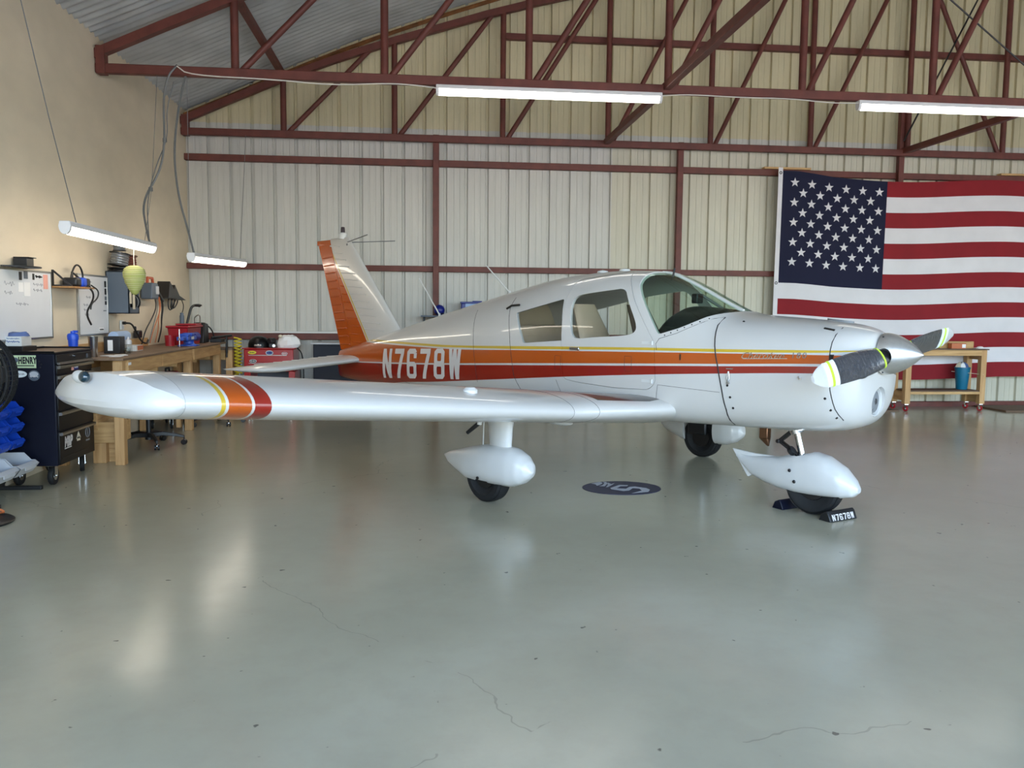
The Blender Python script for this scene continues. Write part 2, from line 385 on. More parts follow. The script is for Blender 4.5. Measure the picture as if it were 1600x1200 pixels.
def text_mesh(txt, size, depth=0.0, shear=0.0, spacing=1.0, xs=1.0, bold=0.0):
    """outline mesh of a word in the xy plane, starting at the origin (returns verts, faces, width)"""
    cu = bpy.data.curves.new('lettering', 'FONT'); cu.body = txt; cu.size = size; cu.shear = shear; cu.space_character = spacing
    cu.resolution_u = 4; cu.extrude = depth; cu.offset = bold
    o = bpy.data.objects.new('lettering', cu); COL.objects.link(o)
    dg = bpy.context.evaluated_depsgraph_get(); dg.update()
    me = o.evaluated_get(dg).to_mesh()
    vs = [(v.co.x * xs, v.co.y, v.co.z) for v in me.vertices]; fs = [tuple(p.vertices) for p in me.polygons]
    o.evaluated_get(dg).to_mesh_clear(); bpy.data.objects.remove(o); bpy.data.curves.remove(cu)
    w = max(v[0] for v in vs); x0 = min(v[0] for v in vs)
    return [(v[0] - x0, v[1], v[2]) for v in vs], fs, w - x0

def put_text(mb, txt, size, fn, mi=0, center=False, **kw):
    vs, fs, w = text_mesh(txt, size, **kw); o = w / 2 if center else 0
    mb.add([fn(v[0] - o, v[1]) for v in vs], fs, mi)
    return w

def squig(mb_, fn, w, h, n=7, r=.0022, mi=0):
    """an unreadable written line: a run of loops"""
    pts = [fn(w * i / (n * 6), h * (.5 + .5 * math.sin(i * 1.05) * (.55 + .45 * math.sin(i * .37 + w * 9)))) for i in range(n * 6 + 1)]
    mb_.tube(pts, r, 4, mi)

def chaikin(P_, n=2, closed=True):
    P_ = [tuple(p) for p in P_]
    for _ in range(n):
        Q = []
        L = len(P_)
        for i in range(L if closed else L - 1):
            a, b = P_[i], P_[(i + 1) % L]
            Q.append(tuple(.75 * x + .25 * y for x, y in zip(a, b))); Q.append(tuple(.25 * x + .75 * y for x, y in zip(a, b)))
        if not closed: Q = [P_[0]] + Q + [P_[-1]]
        P_ = Q
    return P_

def roundpoly(pts, r, seg=5):
    out = []; n = len(pts)
    for i in range(n):
        p0, p, p1 = Vector(pts[i - 1]), Vector(pts[i]), Vector(pts[(i + 1) % n])
        a = (p0 - p); b = (p1 - p); k = min(r, a.length * .45, b.length * .45)
        A = p + a.normalized() * k; B = p + b.normalized() * k
        for j in range(seg + 1):
            t = j / seg; out.append(tuple(A * (1 - t) ** 2 + p * 2 * t * (1 - t) + B * t * t))
    return out

def evalmesh(o):
    dg = bpy.context.evaluated_depsgraph_get(); dg.update()
    return bpy.data.meshes.new_from_object(o.evaluated_get(dg))

def boolean(me, cutters, op='DIFFERENCE'):
    """me with each cutter mesh applied; returns a new mesh datablock"""
    o = bpy.data.objects.new('work', me); COL.objects.link(o); tmp = []
    for c in cutters:
        q = bpy.data.objects.new('cutter', c); COL.objects.link(q); tmp.append(q)
        md = o.modifiers.new('b', 'BOOLEAN'); md.operation = op; md.object = q; md.solver = 'EXACT'
    r = evalmesh(o)
    for q in tmp + [o]: bpy.data.objects.remove(q)
    return r

def rawmesh(mb, mats=()):
    me = bpy.data.meshes.new('raw'); me.from_pydata(mb.v, [], mb.f)
    for m in mats: me.materials.append(m)
    bm = bmesh.new(); bm.from_mesh(me); bmesh.ops.recalc_face_normals(bm, faces=bm.faces); bm.to_mesh(me); bm.free()
    return me

def smooth_mesh(me, a=30):
    me.polygons.foreach_set('use_smooth', [True] * len(me.polygons)); me.set_sharp_from_angle(angle=math.radians(a)); me.update()
    return me

# ------------------------------------------------------------------ the hangar
XL, XR, YF, YB = -3.467, 18.45, -1.4, 12.917
RIDGE = 7.5
_rd = np.array([0, .68, 1.45, 2.5, 3.8, 4.3, 6.0, 8.0, 11.0]); _rz_ = np.array([4.30, 4.60, 4.95, 5.40, 5.88, 6.05, 6.62, 7.12, 7.5])
_cd = np.array([0, 1.3, 2.5, 4.57, 5.47, 8.0, 11.0]); _cz = np.array([4.17, 4.76, 5.23, 5.89, 6.13, 6.75, 7.2])
def dist_eave(x): return min(x - XL, XR - x)
def roof_z(x): return float(np.interp(max(dist_eave(x), 0), _rd, _rz_))
def chord_z(x): return float(np.interp(max(dist_eave(x), 0), _cd, _cz))

mb = MB(); mb.box(XL - .3, YF, -.12, XR + .3, YB + .3, 0); floor = struct('floor', mb, M['floor'])
mb = MB(); mb.box(-60, -80, -.16, 80, YF - .002, -.02); struct('ground_apron', mb, M['apron'])

# left wall: two big tan boards, the rear one a little deeper; a strip near the front
wl = MB(); wl.box(XL - .14, YF, 0, XL - .06, YB + .15, 4.55); wall_left = struct('wall_left', wl, M['plainwall'])
for i, (a, b, dx) in enumerate(((YF, 2.3, 0), (2.305, 5.95, .004), (5.955, 9.555, 0), (9.56, YB + .05, -.006))):
    p = MB(); p.box(XL - .06, a, 0, XL + dx, b, 4.42); struct('wall_panel', p, M['left'], wall_left, bevel=.003)
wr = MB(); wr.box(XR, YF, 0, XR + .12, YB + .15, 4.5); struct('wall_right', wr, M['plainwall'])

# front: only the header above the open door
fr = MB(); n = 40
xs = [XL - .1 + (XR - XL + .2) * i / n for i in range(n + 1)]
poly = [(XL - .1, 4.28)] + [(x, roof_z(x) + .1) for x in xs] + [(XR + .1, 4.28)]
fr.prism(poly, lambda u, v, w: (u, w, v), YF - .1, YF); struct('wall_front', fr, M['plainwall'], smooth=False)

# back wall: every ribbed sheet its own object
bw = MB(); poly = [(XL - .2, 0)] + [(x, roof_z(x) + .15) for x in xs] + [(XR + .2, 0)]
bw.prism(poly, lambda u, v, w: (u, w, v), YB + .07, YB + .16); wall_back = struct('wall_back', bw, M['plainwall'], smooth=False)
PITCHR = .3145
def rib_profile():
    """(x, depth) of one sheet of three ribs; depth goes outward, away from the room"""
    pr = []
    for k in range(3):
        b = k * PITCHR
        pr += [(b, 0), (b + .062, 0), (b + .066, .005), (b + .086, .005), (b + .090, 0), (b + .152, 0), (b + .156, .005), (b + .176, .005), (b + .180, 0), (b + .246, 0), (b + .256, .044), (b + .290, .044), (b + .300, 0)]
    pr.append((3 * PITCHR, 0)); return pr
PROF = rib_profile()
def sheet(x0, z0, top, y):
    m_ = MB(); A = [(x0 + u, y + d, z0) for u, d in PROF]; B = [(x0 + u, y + d, top(x0 + u)) for u, d in PROF]
    n_ = len(PROF); m_.add(A + B, [(i, i + 1, n_ + i + 1, n_ + i) for i in range(n_ - 1)]); return m_
x0 = -3.147 + .0 - .271 - PITCHR       # ribs measured at x = -3.147 + k * pitch
low_me = {}
k = 0
while x0 < XR:
    mid = x0 + 1.5 * PITCHR
    white = mid < 3.05
    xa = x0
    lo = sheet(0, 0, lambda x: 4.16, 0)
    key = 'wall_white' if white else 'wall_cream'
    if key not in low_me:
        t_ = build('wall_panel', lo, M[key], wall_back, smooth=False); t_.location = (xa, YB, 0); low_me[key] = t_.data
    else:
        t_ = link('wall_panel', low_me[key], wall_back); t_.location = (xa, YB, 0)
    if not (mid < XL or mid > XR):
        band = sheet(xa, 4.06 if white else 4.10, lambda x: 4.20, YB - .004)
        struct('wall_panel', band, M['wall_white'], wall_back, smooth=False)
    up = sheet(xa, 4.18, lambda x: roof_z(x) + .06, YB - .002); struct('wall_panel', up, M['wall_upper'], wall_back, smooth=False)
    x0 += 3 * PITCHR + .001
# girts, posts and flashing on the back wall
for z, xa, xb, h in ((3.685, XL, XR, .095), (2.115, XL, XR, .085), (1.085, XL, XR, .10), (.03, XL, XR, .10)):
    g = MB(); g.box(xa, YB - .10, z - h / 2, xb, YB - .006, z + h / 2); struct('girt', g, M['steel'], wall_back, bevel=.006)
g = MB(); g.box(1.16, YB - .10, 5.53, 13.8, YB - .006, 5.62); struct('girt', g, M['steel'], wall_back, bevel=.006)
g = MB(); g.box(XL, YB - .13, 1.132, -.9, YB - .006, 1.160); struct('flashing_ledge', g, M['whiteplain'], wall_back, bevel=.004)
for x in (.175, 3.915, 7.49, 11.2, 14.9):
    top = 4.09 if x < 7 or x > 8 else 4.7
    g = MB(); g.box(x - .045, YB - .17, 0, x + .045, YB - .08, top); struct('post', g, M['steel'], wall_back, bevel=.006)
# roof: one corrugated skin, half per side
def roof_half(sgn):
    m_ = MB(); ds = list(np.linspace(-.02, 11.0, 23)); pit = .136; sub = 8; ny = int((YB + .2 - (YF - .1)) / pit) * sub
    V = []; 
    for d in ds:
        x = XL + d if sgn > 0 else XR - d; zb = float(np.interp(max(d, 0), _rd, _rz_)) + .06
        for j in range(ny + 1):
            y = YF - .1 + pit * j / sub; V.append((x, y, zb + .017 * math.cos(2 * PI * j / sub)))
    F = [(i * (ny + 1) + j, i * (ny + 1) + j + 1, (i + 1) * (ny + 1) + j + 1, (i + 1) * (ny + 1) + j) for i in range(len(ds) - 1) for j in range(ny)]
    return m_.add(V, F)
ceil = struct('ceiling', roof_half(1), M['galv'], angle=60)
struct('roof_sheet', roof_half(-1), M['galv'], ceil, angle=60)
# rusty angle where the back wall meets the roof
g = MB(); g.tube([(x, YB - .05, roof_z(x) - .02) for x in np.linspace(XL, XR, 40)], .03, 5); struct('edge_angle', g, P('rusty_angle', (132, 84, 44), .7, var=.4, vscale=9), wall_back)

# ------------------------------------------------------------------ roof trusses
def truss(y, label, dirs, w=.085, top_w=.10, extra=None):
    t = Thing('roof_truss', label, 'truss', (RIDGE, y, 4.02), 'steel roof trusses')
    b = MB(); b.beam((XL, y, 4.02), (XR, y, 4.02), w, .10); t.part('bottom_chord', b, M['steel'], bevel=.008)
    c = MB(); pts = [(x, y, chord_z(x)) for x in np.linspace(XL, XR, 31)]
    R = []
    for (x, yy, z) in pts: R.append([(x, yy - top_w / 2, z - .05), (x, yy + top_w / 2, z - .05), (x, yy + top_w / 2, z + .05), (x, yy - top_w / 2, z + .05)])
    c.ring(R); t.part('top_chord', c, M['steel'])
    for s in (XL + .06, XR - .06):
        e = MB(); e.beam((s, y, 3.96), (s, y, 4.25), .09, .12, up=(0, 1, 0)); t.part('end_plate', e, M['steel'], bevel=.005)
    nodes = [-2.03 + 1.597 * i for i in range(13)]
    for x in nodes:
        v = MB(); v.cyl((x, y, 4.06), (x, y, chord_z(x)), .043, n=10); t.part('vertical', v, M['steel'])
    for i, x in enumerate(nodes):
        for sx, lo in (((1, 1),) if x < RIDGE - .2 else ((-1, 1),) if x > RIDGE + .2 else ()):
            sl = dirs[min(i, len(nodes) - 1 - i)]
            x_, z_ = x + sx * .07, 4.05
            while z_ < chord_z(x_) - .02 and abs(x_ - x) < 2.2: x_ += sx * .01; z_ += sl * .01
            v = MB(); v.cyl((x + sx * .07, y, 4.05), (x_, y, z_), .036, n=10); t.part('diagonal', v, M['steel'])
    return t
SL = [1.03, 1.31, 1.58, 1.95, 2.1, 2.1, 2.1]
tr_f = truss(9.57, 'dark red steel truss nearest the camera with strip lights hung on it', SL)
tr_b = truss(12.72, 'dark red steel truss standing against the back wall', SL)
tr_n = truss(6.34, 'dark red steel truss above the propeller, over the top edge of view', SL)
# white pipe bracket at the truss end
# struts running from truss to truss
for x, z, lab in ((2.74, 4.05, 'slanting dark red strut reaching the truss above the cabin roof'), (7.5, 4.05, 'slanting dark red strut reaching the truss above the flag'), (-2.03, 4.86, 'dark red strut under the corrugated roof at the left')):
    b = MB(); b.beam((x, 6.34, z), (x, 12.72, z), .08, .085)
    tag(build('brace_strut', b, M['steel'], None, bevel=.006), lab, 'strut', 'braces between the trusses')
# thin sway rods crossing in the middle bay
for a, b, lab in (((7.42, 12.60, 4.18), (10.0, 12.60, 9.3), 'thin dark sway rod rising to the right above the flag'), ((9.45, 12.55, 5.29), (6.6, 12.55, 7.35), 'thin dark sway rod falling to the right above the flag')):
    z2 = min(b[2], roof_z(b[0]) - .05); f_ = (z2 - a[2]) / (b[2] - a[2]); b2 = tuple(a[i] + (b[i] - a[i]) * f_ for i in range(3))
    m_ = MB(); m_.cyl(a, b2, .013, n=6); tag(build('sway_rod', m_, M['darkmetal']), lab, 'rod', 'sway rods by the back truss')

# ------------------------------------------------------------------ the airplane
# local frame: x towards the nose, y to its left, z up, origin on the floor under the cabin
FUS = np.array([
(-4.66,0.975,0.640,0.050,0.82,2.2,2.2),(-4.55,1.000,0.625,0.085,0.82,2.2,2.4),(-4.20,1.075,0.610,0.135,0.83,2.3,2.6),(-3.60,1.215,0.600,0.215,0.86,2.3,2.8),
(-3.00,1.352,0.600,0.300,0.90,2.3,3.0),(-2.40,1.485,0.600,0.385,0.94,2.3,3.2),(-1.80,1.608,0.600,0.460,0.97,2.4,3.4),(-1.30,1.710,0.600,0.515,1.00,2.5,3.6),
(-0.90,1.785,0.600,0.545,1.02,2.7,3.8),(-0.45,1.835,0.600,0.565,1.03,2.9,4.0),(0.00,1.853,0.600,0.575,1.03,3.0,4.0),(0.35,1.835,0.600,0.575,1.03,3.0,4.0),
(0.55,1.765,0.605,0.572,1.03,2.9,4.0),(0.75,1.670,0.610,0.567,1.03,2.7,4.0),(0.95,1.570,0.615,0.560,1.03,2.6,3.8),(1.08,1.513,0.620,0.555,1.03,2.6,3.6),
(1.20,1.487,0.622,0.550,1.03,2.7,3.4),(1.50,1.466,0.630,0.530,1.03,2.7,3.2),(1.80,1.443,0.645,0.500,1.04,2.6,3.0),(1.95,1.425,0.665,0.475,1.05,2.5,2.8),
(2.05,1.402,0.700,0.430,1.06,2.4,2.6),(2.11,1.378,0.752,0.365,1.07,2.3,2.4),(2.145,1.355,0.840,0.270,1.10,2.2,2.2),(2.155,1.330,0.960,0.170,1.15,2.0,2.0)])
def pchip(x, y, xi):
    h = np.diff(x); d = np.diff(y) / h; m = np.zeros_like(y)
    for i in range(1, len(x) - 1):
        if d[i - 1] * d[i] > 0:
            w1 = 2 * h[i] + h[i - 1]; w2 = h[i] + 2 * h[i - 1]; m[i] = (w1 + w2) / (w1 / d[i - 1] + w2 / d[i])
    m[0] = d[0]; m[-1] = d[-1]
    xi = min(max(xi, x[0]), x[-1]); k = min(max(int(np.searchsorted(x, xi)) - 1, 0), len(x) - 2)
    t = (xi - x[k]) / h[k]
    return float((2*t**3-3*t**2+1)*y[k] + (t**3-2*t**2+t)*h[k]*m[k] + (-2*t**3+3*t**2)*y[k+1] + (t**3-t**2)*h[k]*m[k+1])
def fpar(x): return [pchip(FUS[:, 0], FUS[:, j], x) for j in range(1, 7)]
def fhalf(x, z):
    zt, zb, hw, zc, a, b = fpar(x)
    u, n_ = ((z - zc) / (zt - zc), a) if z >= zc else ((zc - z) / (zc - zb), b)
    u = min(max(u, 0), 1); return hw * (1 - u ** n_) ** (1 / n_)
def ftop(x, y):
    zt, zb, hw, zc, a, b = fpar(x); u = min(abs(y) / hw, 1); return zc + (zt - zc) * (1 - u ** a) ** (1 / a)
def section(x, n=64):
    zt, zb, hw, zc, a, b = fpar(x); out = []
    for j in range(n):
        t = 2 * PI * j / n; c, s_ = math.cos(t), math.sin(t); e = a if s_ >= 0 else b
        y = hw * math.copysign(abs(c) ** (2 / e), c); z = zc + ((zt - zc) if s_ >= 0 else (zc - zb)) * math.copysign(abs(s_) ** (2 / e), s_)
        out.append((x, y, z))
    return out
_xs = list(np.arange(-4.66, 1.9, .06)) + list(np.linspace(1.92, 2.155, 16))
lb = MB(); lb.ring([section(x) for x in _xs])
skin = rawmesh(lb, [M['fus'], M['headliner']])
def xz(poly, y0, y1):
    m_ = MB(); m_.prism(poly, lambda u, v, w: (u, w, v), y0, y1); return rawmesh(m_)
def shell(thick, off):
    o = bpy.data.objects.new('work', skin); COL.objects.link(o)
    md = o.modifiers.new('s', 'SOLIDIFY'); md.thickness = thick; md.offset = off; md.material_offset = 1; md.material_offset_rim = 0
    r = evalmesh(o); bpy.data.objects.remove(o); return r
SH = shell(.028, -1)
WIN_REAR = roundpoly([(-1.005,1.476),(-.406,1.603),(-.349,1.244),(-.852,1.205)], .02)
WIN_DOOR = chaikin([(-.30,1.545),(-.275,1.63),(-.10,1.655),(.10,1.675),(.235,1.690),(.30,1.60),(.435,1.40),(.425,1.325),(.30,1.30),(.0,1.283),(-.17,1.262),(-.25,1.285),(-.275,1.40)], 2)
WSHIELD = [(.31,1.99),(.325,1.80),(.332,1.765),(.35,1.715),(.43,1.605),(.53,1.472),(.62,1.348),(.639,1.328),(.668,1.330),(.804,1.373),(.87,1.403),(.928,1.434),(.975,1.462),(1.015,1.480),(1.05,1.492),(1.10,1.505),(1.17,1.520),(1.22,1.60),(1.22,1.99)]
DOOR = roundpoly([(-.33,.915),(-.36,1.20),(-.385,1.59),(-.36,1.77),(.16,1.835),(.285,1.70),(.617,1.25),(.635,.94),(.57,.885),(.236,.878),(-.145,.895)], .05)
COWL = [(1.094,1.6),(1.091,1.402),(1.133,1.252),(1.176,1.113),(1.219,.926),(1.242,.784),(1.225,.55),(2.3,.5),(2.3,1.7),(1.094,1.7)]
NOSE = [(1.961,1.5),(1.962,1.395),(1.966,1.301),(1.983,1.151),(1.996,.978),(2.016,.846),(2.043,.766),(2.06,.55),(2.4,.5),(2.4,1.7),(1.961,1.7)]
def grow(poly, d):
    c = Vector((sum(p[0] for p in poly) / len(poly), sum(p[1] for p in poly) / len(poly)))
    return [tuple(Vector(p) + (Vector(p) - c).normalized() * d) for p in poly]
cutR, cutD, cutW = xz(WIN_REAR, -1, 1), xz(WIN_DOOR, -1, 1), xz(WSHIELD, -1, 1)
doorcut = xz(DOOR, -1, -.12); doorgap = xz(grow(DOOR, .004), -1, -.12)
cowlcut, nosecut = xz(COWL, -1, 1), xz(NOSE, -1, 1)
body = boolean(SH, [cutR, cutD, cutW, doorgap, cowlcut])
doorme = boolean(boolean(SH, [doorcut], 'INTERSECT'), [cutD, cutW])
cowl = boolean(boolean(SH, [cowlcut], 'INTERSECT'), [nosecut])
def ell(c, r):
    m_ = MB(); m_.sphere(c, 1, r, 20, 12); return rawmesh(m_)
lightcut = MB(); lightcut.cyl((1.9, -.01, .885), (2.4, -.01, .875), .092, .125, 24)
nose = boolean(boolean(SH, [nosecut], 'INTERSECT'), [ell((2.10, -.295, 1.115), (.12, .13, .062)), ell((2.10, .295, 1.115), (.12, .13, .062)), rawmesh(lightcut)])

AIR = bpy.data.objects.new('airplane', None); COL.objects.link(AIR); AIR.location = (1.848, 7.237, 0); AIR.rotation_euler = (0, 0, -.8982); AIR.empty_display_size = .3
tag(AIR, 'white low-wing propeller airplane with orange and red stripes parked on the shiny floor', 'airplane')
def ap(name, mb, mats, parent=None, bevel=0.0, smooth=True, angle=38, label=None):
    o = build(name, mb, mats, parent or AIR, smooth, bevel, None, angle)
    if label: o['label'] = label
    return o
fus_o = link('fuselage', smooth_mesh(body), AIR)
door_o = link('cabin_door', smooth_mesh(doorme), AIR)
cowl_o = link('engine_cowling', smooth_mesh(cowl), AIR)
nose_o = link('nose_bowl', smooth_mesh(nose), AIR)
# panes cut out of a thin skin a little inside the outer one
PS = shell(.034, -1)
thin = bpy.data.objects.new('work', skin); COL.objects.link(thin); md = thin.modifiers.new('d', 'DISPLACE'); md.strength = -.008; md.mid_level = 0
inner = evalmesh(thin); bpy.data.objects.remove(thin)
o_ = bpy.data.objects.new('work', inner); COL.objects.link(o_); md = o_.modifiers.new('s', 'SOLIDIFY'); md.thickness = .005; md.offset = -1; PS = evalmesh(o_); bpy.data.objects.remove(o_)
def pane(name, poly, y0, y1, mat, parent):
    me = boolean(PS, [xz(poly, y0, y1)], 'INTERSECT'); me.materials.clear(); me.materials.append(mat)
    me.polygons.foreach_set('material_index', [0] * len(me.polygons)); link(name, smooth_mesh(me), parent)
pane('rear_window', WIN_REAR, -1, -.05, M['wglass'], fus_o); pane('rear_window', WIN_REAR, .05, 1, M['wglass'], fus_o)
pane('door_window', WIN_DOOR, -1, -.05, M['wglass'], door_o); pane('side_window', WIN_DOOR, .05, 1, M['wglass'], fus_o)
pane('windshield', WSHIELD, -1, -.001, M['wsglass'], AIR); pane('windshield', WSHIELD, .001, 1, M['wsglass'], AIR)
b = MB(); b.ring([[(x, y, fpar(x)[0] + dz) for y, dz in ((-.016, .004), (.016, .004), (.016, -.02), (-.016, -.02))] for x in np.linspace(.29, 1.06, 14)])
ap('windshield_centre_strip', b, M['whiteplain'])

def onside(pts, d=.002): return [(x, -(fhalf(x, z) + d), z) for x, z in pts]
def dense(pts, step=.04):
    out = [pts[0]]
    for a, c in zip(pts[:-1], pts[1:]):
        n_ = max(1, int(math.hypot(c[0] - a[0], c[1] - a[1]) / step))
        out += [(a[0] + (c[0] - a[0]) * i / n_, a[1] + (c[1] - a[1]) * i / n_) for i in range(1, n_ + 1)]
    return out
def seam(name, pts, r=.0022, parent=None, both=False):
    m_ = MB(); q = onside(dense(pts), .0003); m_.tube(q, r, 5)
    if both: m_.tube([(x, -y, z) for x, y, z in q], r, 5)
    ap(name, m_, M['seam'], parent or fus_o)
seam('panel_seam', [(1.094,1.46),(1.091,1.402),(1.133,1.252),(1.176,1.113),(1.219,.926),(1.242,.784),(1.235,.66)], .005, both=True)
seam('panel_seam', [(1.961,1.40),(1.966,1.301),(1.983,1.151),(1.996,.978),(2.016,.846),(2.038,.766)], .0035, nose_o, True)
seam('panel_seam', [(-1.70,1.50),(-1.62,1.25),(-1.56,.97),(-1.53,.80)], .0016)
seam('panel_seam', [(-1.12,1.62),(-1.13,1.53),(-1.05,1.29),(-.97,.90),(-.89,.78)], .0022)
seam('panel_seam', [(-.42,.90),(-.37,.80),(.2,.775),(.64,.80),(.66,.93),(1.2,.91)], .0014)
seam('panel_seam', [(-3.55,.86),(-3.0,.70),(-2.6,.63)], .0014)
seam('panel_seam', [(.64,1.20),(.63,1.25),(.655,1.29),(.80,1.335),(.93,1.40),(1.03,1.45),(1.09,1.462)], .0016)
# roof-edge drip line ahead of the door, small access doors, vent
for px_, pz in ((-.40, 1.05), (.37, 1.08)):
    seam('access_panel', [(px_ - .035, pz + .06), (px_ - .035, pz - .06), (px_ + .035, pz - .06), (px_ + .035, pz + .06), (px_ - .035, pz + .06)], .0013)
def plate_on(x, z, w, h, t=.006, mi=0, mb_=None):
    m_ = mb_ or MB(); y = -fhalf(x, z); m_.box(x - w / 2, y - t, z - h / 2, x + w / 2, y + .01, z + h / 2, mi); return m_
m_ = plate_on(.55, 1.254, .10, .02); m_.cyl((.60, -fhalf(.6, 1.254) - .008, 1.238), (.60, -fhalf(.6, 1.254) - .008, 1.27), .009); ap('door_hinge', m_, M['whiteplain'], door_o)
m_ = plate_on(.56, .953, .10, .02); m_.cyl((.61, -fhalf(.6, .953) - .008, .937), (.61, -fhalf(.6, .953) - .008, .97), .009); ap('door_hinge', m_, M['whiteplain'], door_o)
m_ = plate_on(-.20, 1.179, .11, .024, .012); m_.cyl((-.15, -.58, 1.18), (-.15, -.60, 1.18), .014); ap('door_handle', m_, M['chrome'], door_o, bevel=.004)
m_ = MB(); m_.tube(onside([(-1.16, 1.515), (-1.10, 1.545), (-.98, 1.55)], .018), .010, 8); ap('grab_handle', m_, M['darkmetal'], fus_o)
m_ = plate_on(.857, 1.155, .012, .045, .004); ap('drain_slot', m_, M['bronze'], fus_o)
m_ = MB(); y_ = -fhalf(1.27, 1.03); m_.box(1.25, y_ - .004, 1.085, 1.30, y_ + .01, 1.092); m_.tube([(1.272, y_ - .01, 1.07), (1.26, y_ - .012, 1.02), (1.272, y_ - .014, .985), (1.285, y_ - .012, 1.02), (1.274, y_ - .01, 1.07)], .005, 6); m_.cyl((1.272, y_ + .01, .985), (1.272, y_ - .02, .985), .010)
ap('cowling_latch', m_, M['alu'], cowl_o)
m_ = MB(); y_ = -fhalf(1.80, 1.06); m_.tube([(1.79, y_ - .01, 1.06), (1.80, y_ - .016, 1.045), (1.815, y_ - .012, 1.05)], .007); ap('cowling_latch', m_, M['chrome'], cowl_o)
def screw(x, z, parent, r=.009):
    y_ = -fhalf(x, z); m_ = MB(); m_.cyl((x, y_ + .006, z), (x, y_ - .003, z), r, n=8); ap('screw', m_, M['darkmetal'], parent)
for x, z in ((1.262,.965),(1.285,.88),(1.30,.80),(1.26,1.43)): screw(x, z, cowl_o)
for x, z in ((1.945,1.02),(1.965,.92),(1.99,.84),(2.01,.785)): screw(x, z, cowl_o)
for i in range(7): screw(.70 + .05 * i, 1.318 + .0195 * i + .002 * i * i * .2, fus_o, .005)
m_ = MB(); m_.ring([[(1.80 + .10 * math.cos(a), .10 + .05 * math.sin(a), ftop(1.80 + .10 * math.cos(a), .10 + .05 * math.sin(a)) + d) for a in np.linspace(0, 2 * PI, 20, endpoint=False)] for d in (-.004, .012)]); ap('top_air_vent', m_, M['greyplastic'], cowl_o)
m_ = MB(); m_.ring([[(x, y, ftop(x, y) + d) for x, y in ((1.86, -.30), (1.935, -.30), (1.935, -.285), (1.86, -.285))] for d in (-.004, .006)]); ap('oil_door_hinge', m_, M['darkmetal'], cowl_o)
# temperature probe, roof antenna, beacon stub
m_ = MB(); m_.cyl((.45, -.1, 1.78), (.47, -.1, 1.86), .008); ap('temperature_probe', m_, M['black'])
m_ = MB(); m_.lathe([(.001, 0), (.05, 0), (.045, .015), (.001, .025)], (-.28, -.12, ftop(-.28, .12) - .002)); m_.lathe([(.001, 0), (.05, 0), (.045, .015), (.001, .025)], (-.05, -.1, ftop(-.05, .1) - .002)); ap('roof_antenna', m_, M['whiteplain'], fus_o)
for x0_, z0_, x1_, z1_ in ((-2.681, 1.40, -3.057, 1.852), (-1.57, 1.635, -1.935, 1.961)):
    m_ = MB(); m_.cyl((x0_, 0, z0_), (x0_ - .02, 0, z0_ + .06), .018, .012); m_.cyl((x0_ - .01, 0, z0_ + .04), (x1_, 0, z1_), .008, .006); ap('whip_antenna', m_, M['whiteplain'])

# registration on the side, painted flat on the skin
def strokes(ch):
    """each character in a unit box 0..1 by 0..1: lists of polygons"""
    t = .29; v = .17
    def bar(x0_, y0_, x1_, y1_): return [(x0_, y0_), (x1_, y0_), (x1_, y1_), (x0_, y1_)]
    def slant(a, b_, w): return [(a[0], a[1]), (a[0] + w, a[1]), (b_[0] + w, b_[1]), (b_[0], b_[1])]
    def loop(x0_, y0_, x1_, y1_, c=.20, d=.10):
        O = [(x0_ + c, y0_), (x1_ - c, y0_), (x1_, y0_ + d), (x1_, y1_ - d), (x1_ - c, y1_), (x0_ + c, y1_), (x0_, y1_ - d), (x0_, y0_ + d)]
        I = [(x0_ + t + .03, y0_ + v - .02), (x1_ - t - .03, y0_ + v - .02), (x1_ - t, y0_ + v + .03), (x1_ - t, y1_ - v - .03), (x1_ - t - .03, y1_ - v + .02), (x0_ + t + .03, y1_ - v + .02), (x0_ + t, y1_ - v - .03), (x0_ + t, y0_ + v + .03)]
        return [[O[i], O[(i + 1) % 8], I[(i + 1) % 8], I[i]] for i in range(8)]
    if ch == 'N': return [bar(0, 0, t, 1), bar(1 - t, 0, 1, 1), slant((1 - t - .04, 0), (0, 1), t + .04)]
    if ch == '7': return [bar(0, 1 - v, 1, 1), slant((.22, 0), (1 - t - .04, 1 - v), t + .04)]
    if ch == '6': return loop(0, 0, 1, .56) + [[(0, .3), (t, .3), (t, .82), (0, .90)], [(0, .90), (t, .82), (t + .05, 1 - v), (.2, 1)], [(.2, 1), (t + .05, 1 - v), (1 - t - .05, 1 - v), (.8, 1)], [(.8, 1), (1 - t - .05, 1 - v), (1 - t, .82), (1, .90)], bar(1 - t, .68, 1, .86)]
    if ch == '8': return loop(0, 0, 1, .56) + loop(.03, .44, .97, 1)
    if ch == 'W': return [slant((.16, 0), (0, 1), t - .02), slant((.16, 0), (.38, 1), t - .04), slant((.62, 0), (.40, 1), t - .04), slant((.64, 0), (.78, 1), t - .02)]
def put_reg(mb_, txt, fn, cw=.74, gap=.34):
    n_ = len(txt); adv = 1 / (n_ - 1 + cw); 
    for i, ch in enumerate(txt):
        for poly in strokes(ch):
            # subdivide each quad so that it follows the surface
            nx, ny = 2, 6
            if len(poly) == 4:
                A, B_, C_, D = [Vector(p) for p in poly]
                g = [[(A.lerp(B_, a / nx)).lerp(D.lerp(C_, a / nx), c / ny) for a in range(nx + 1)] for c in range(ny + 1)]
                V = [fn((i + q.x * cw) * adv, q.y) for row in g for q in row]
                mb_.add(V, [(r * (nx + 1) + c, r * (nx + 1) + c + 1, (r + 1) * (nx + 1) + c + 1, (r + 1) * (nx + 1) + c) for r in range(ny) for c in range(nx)])
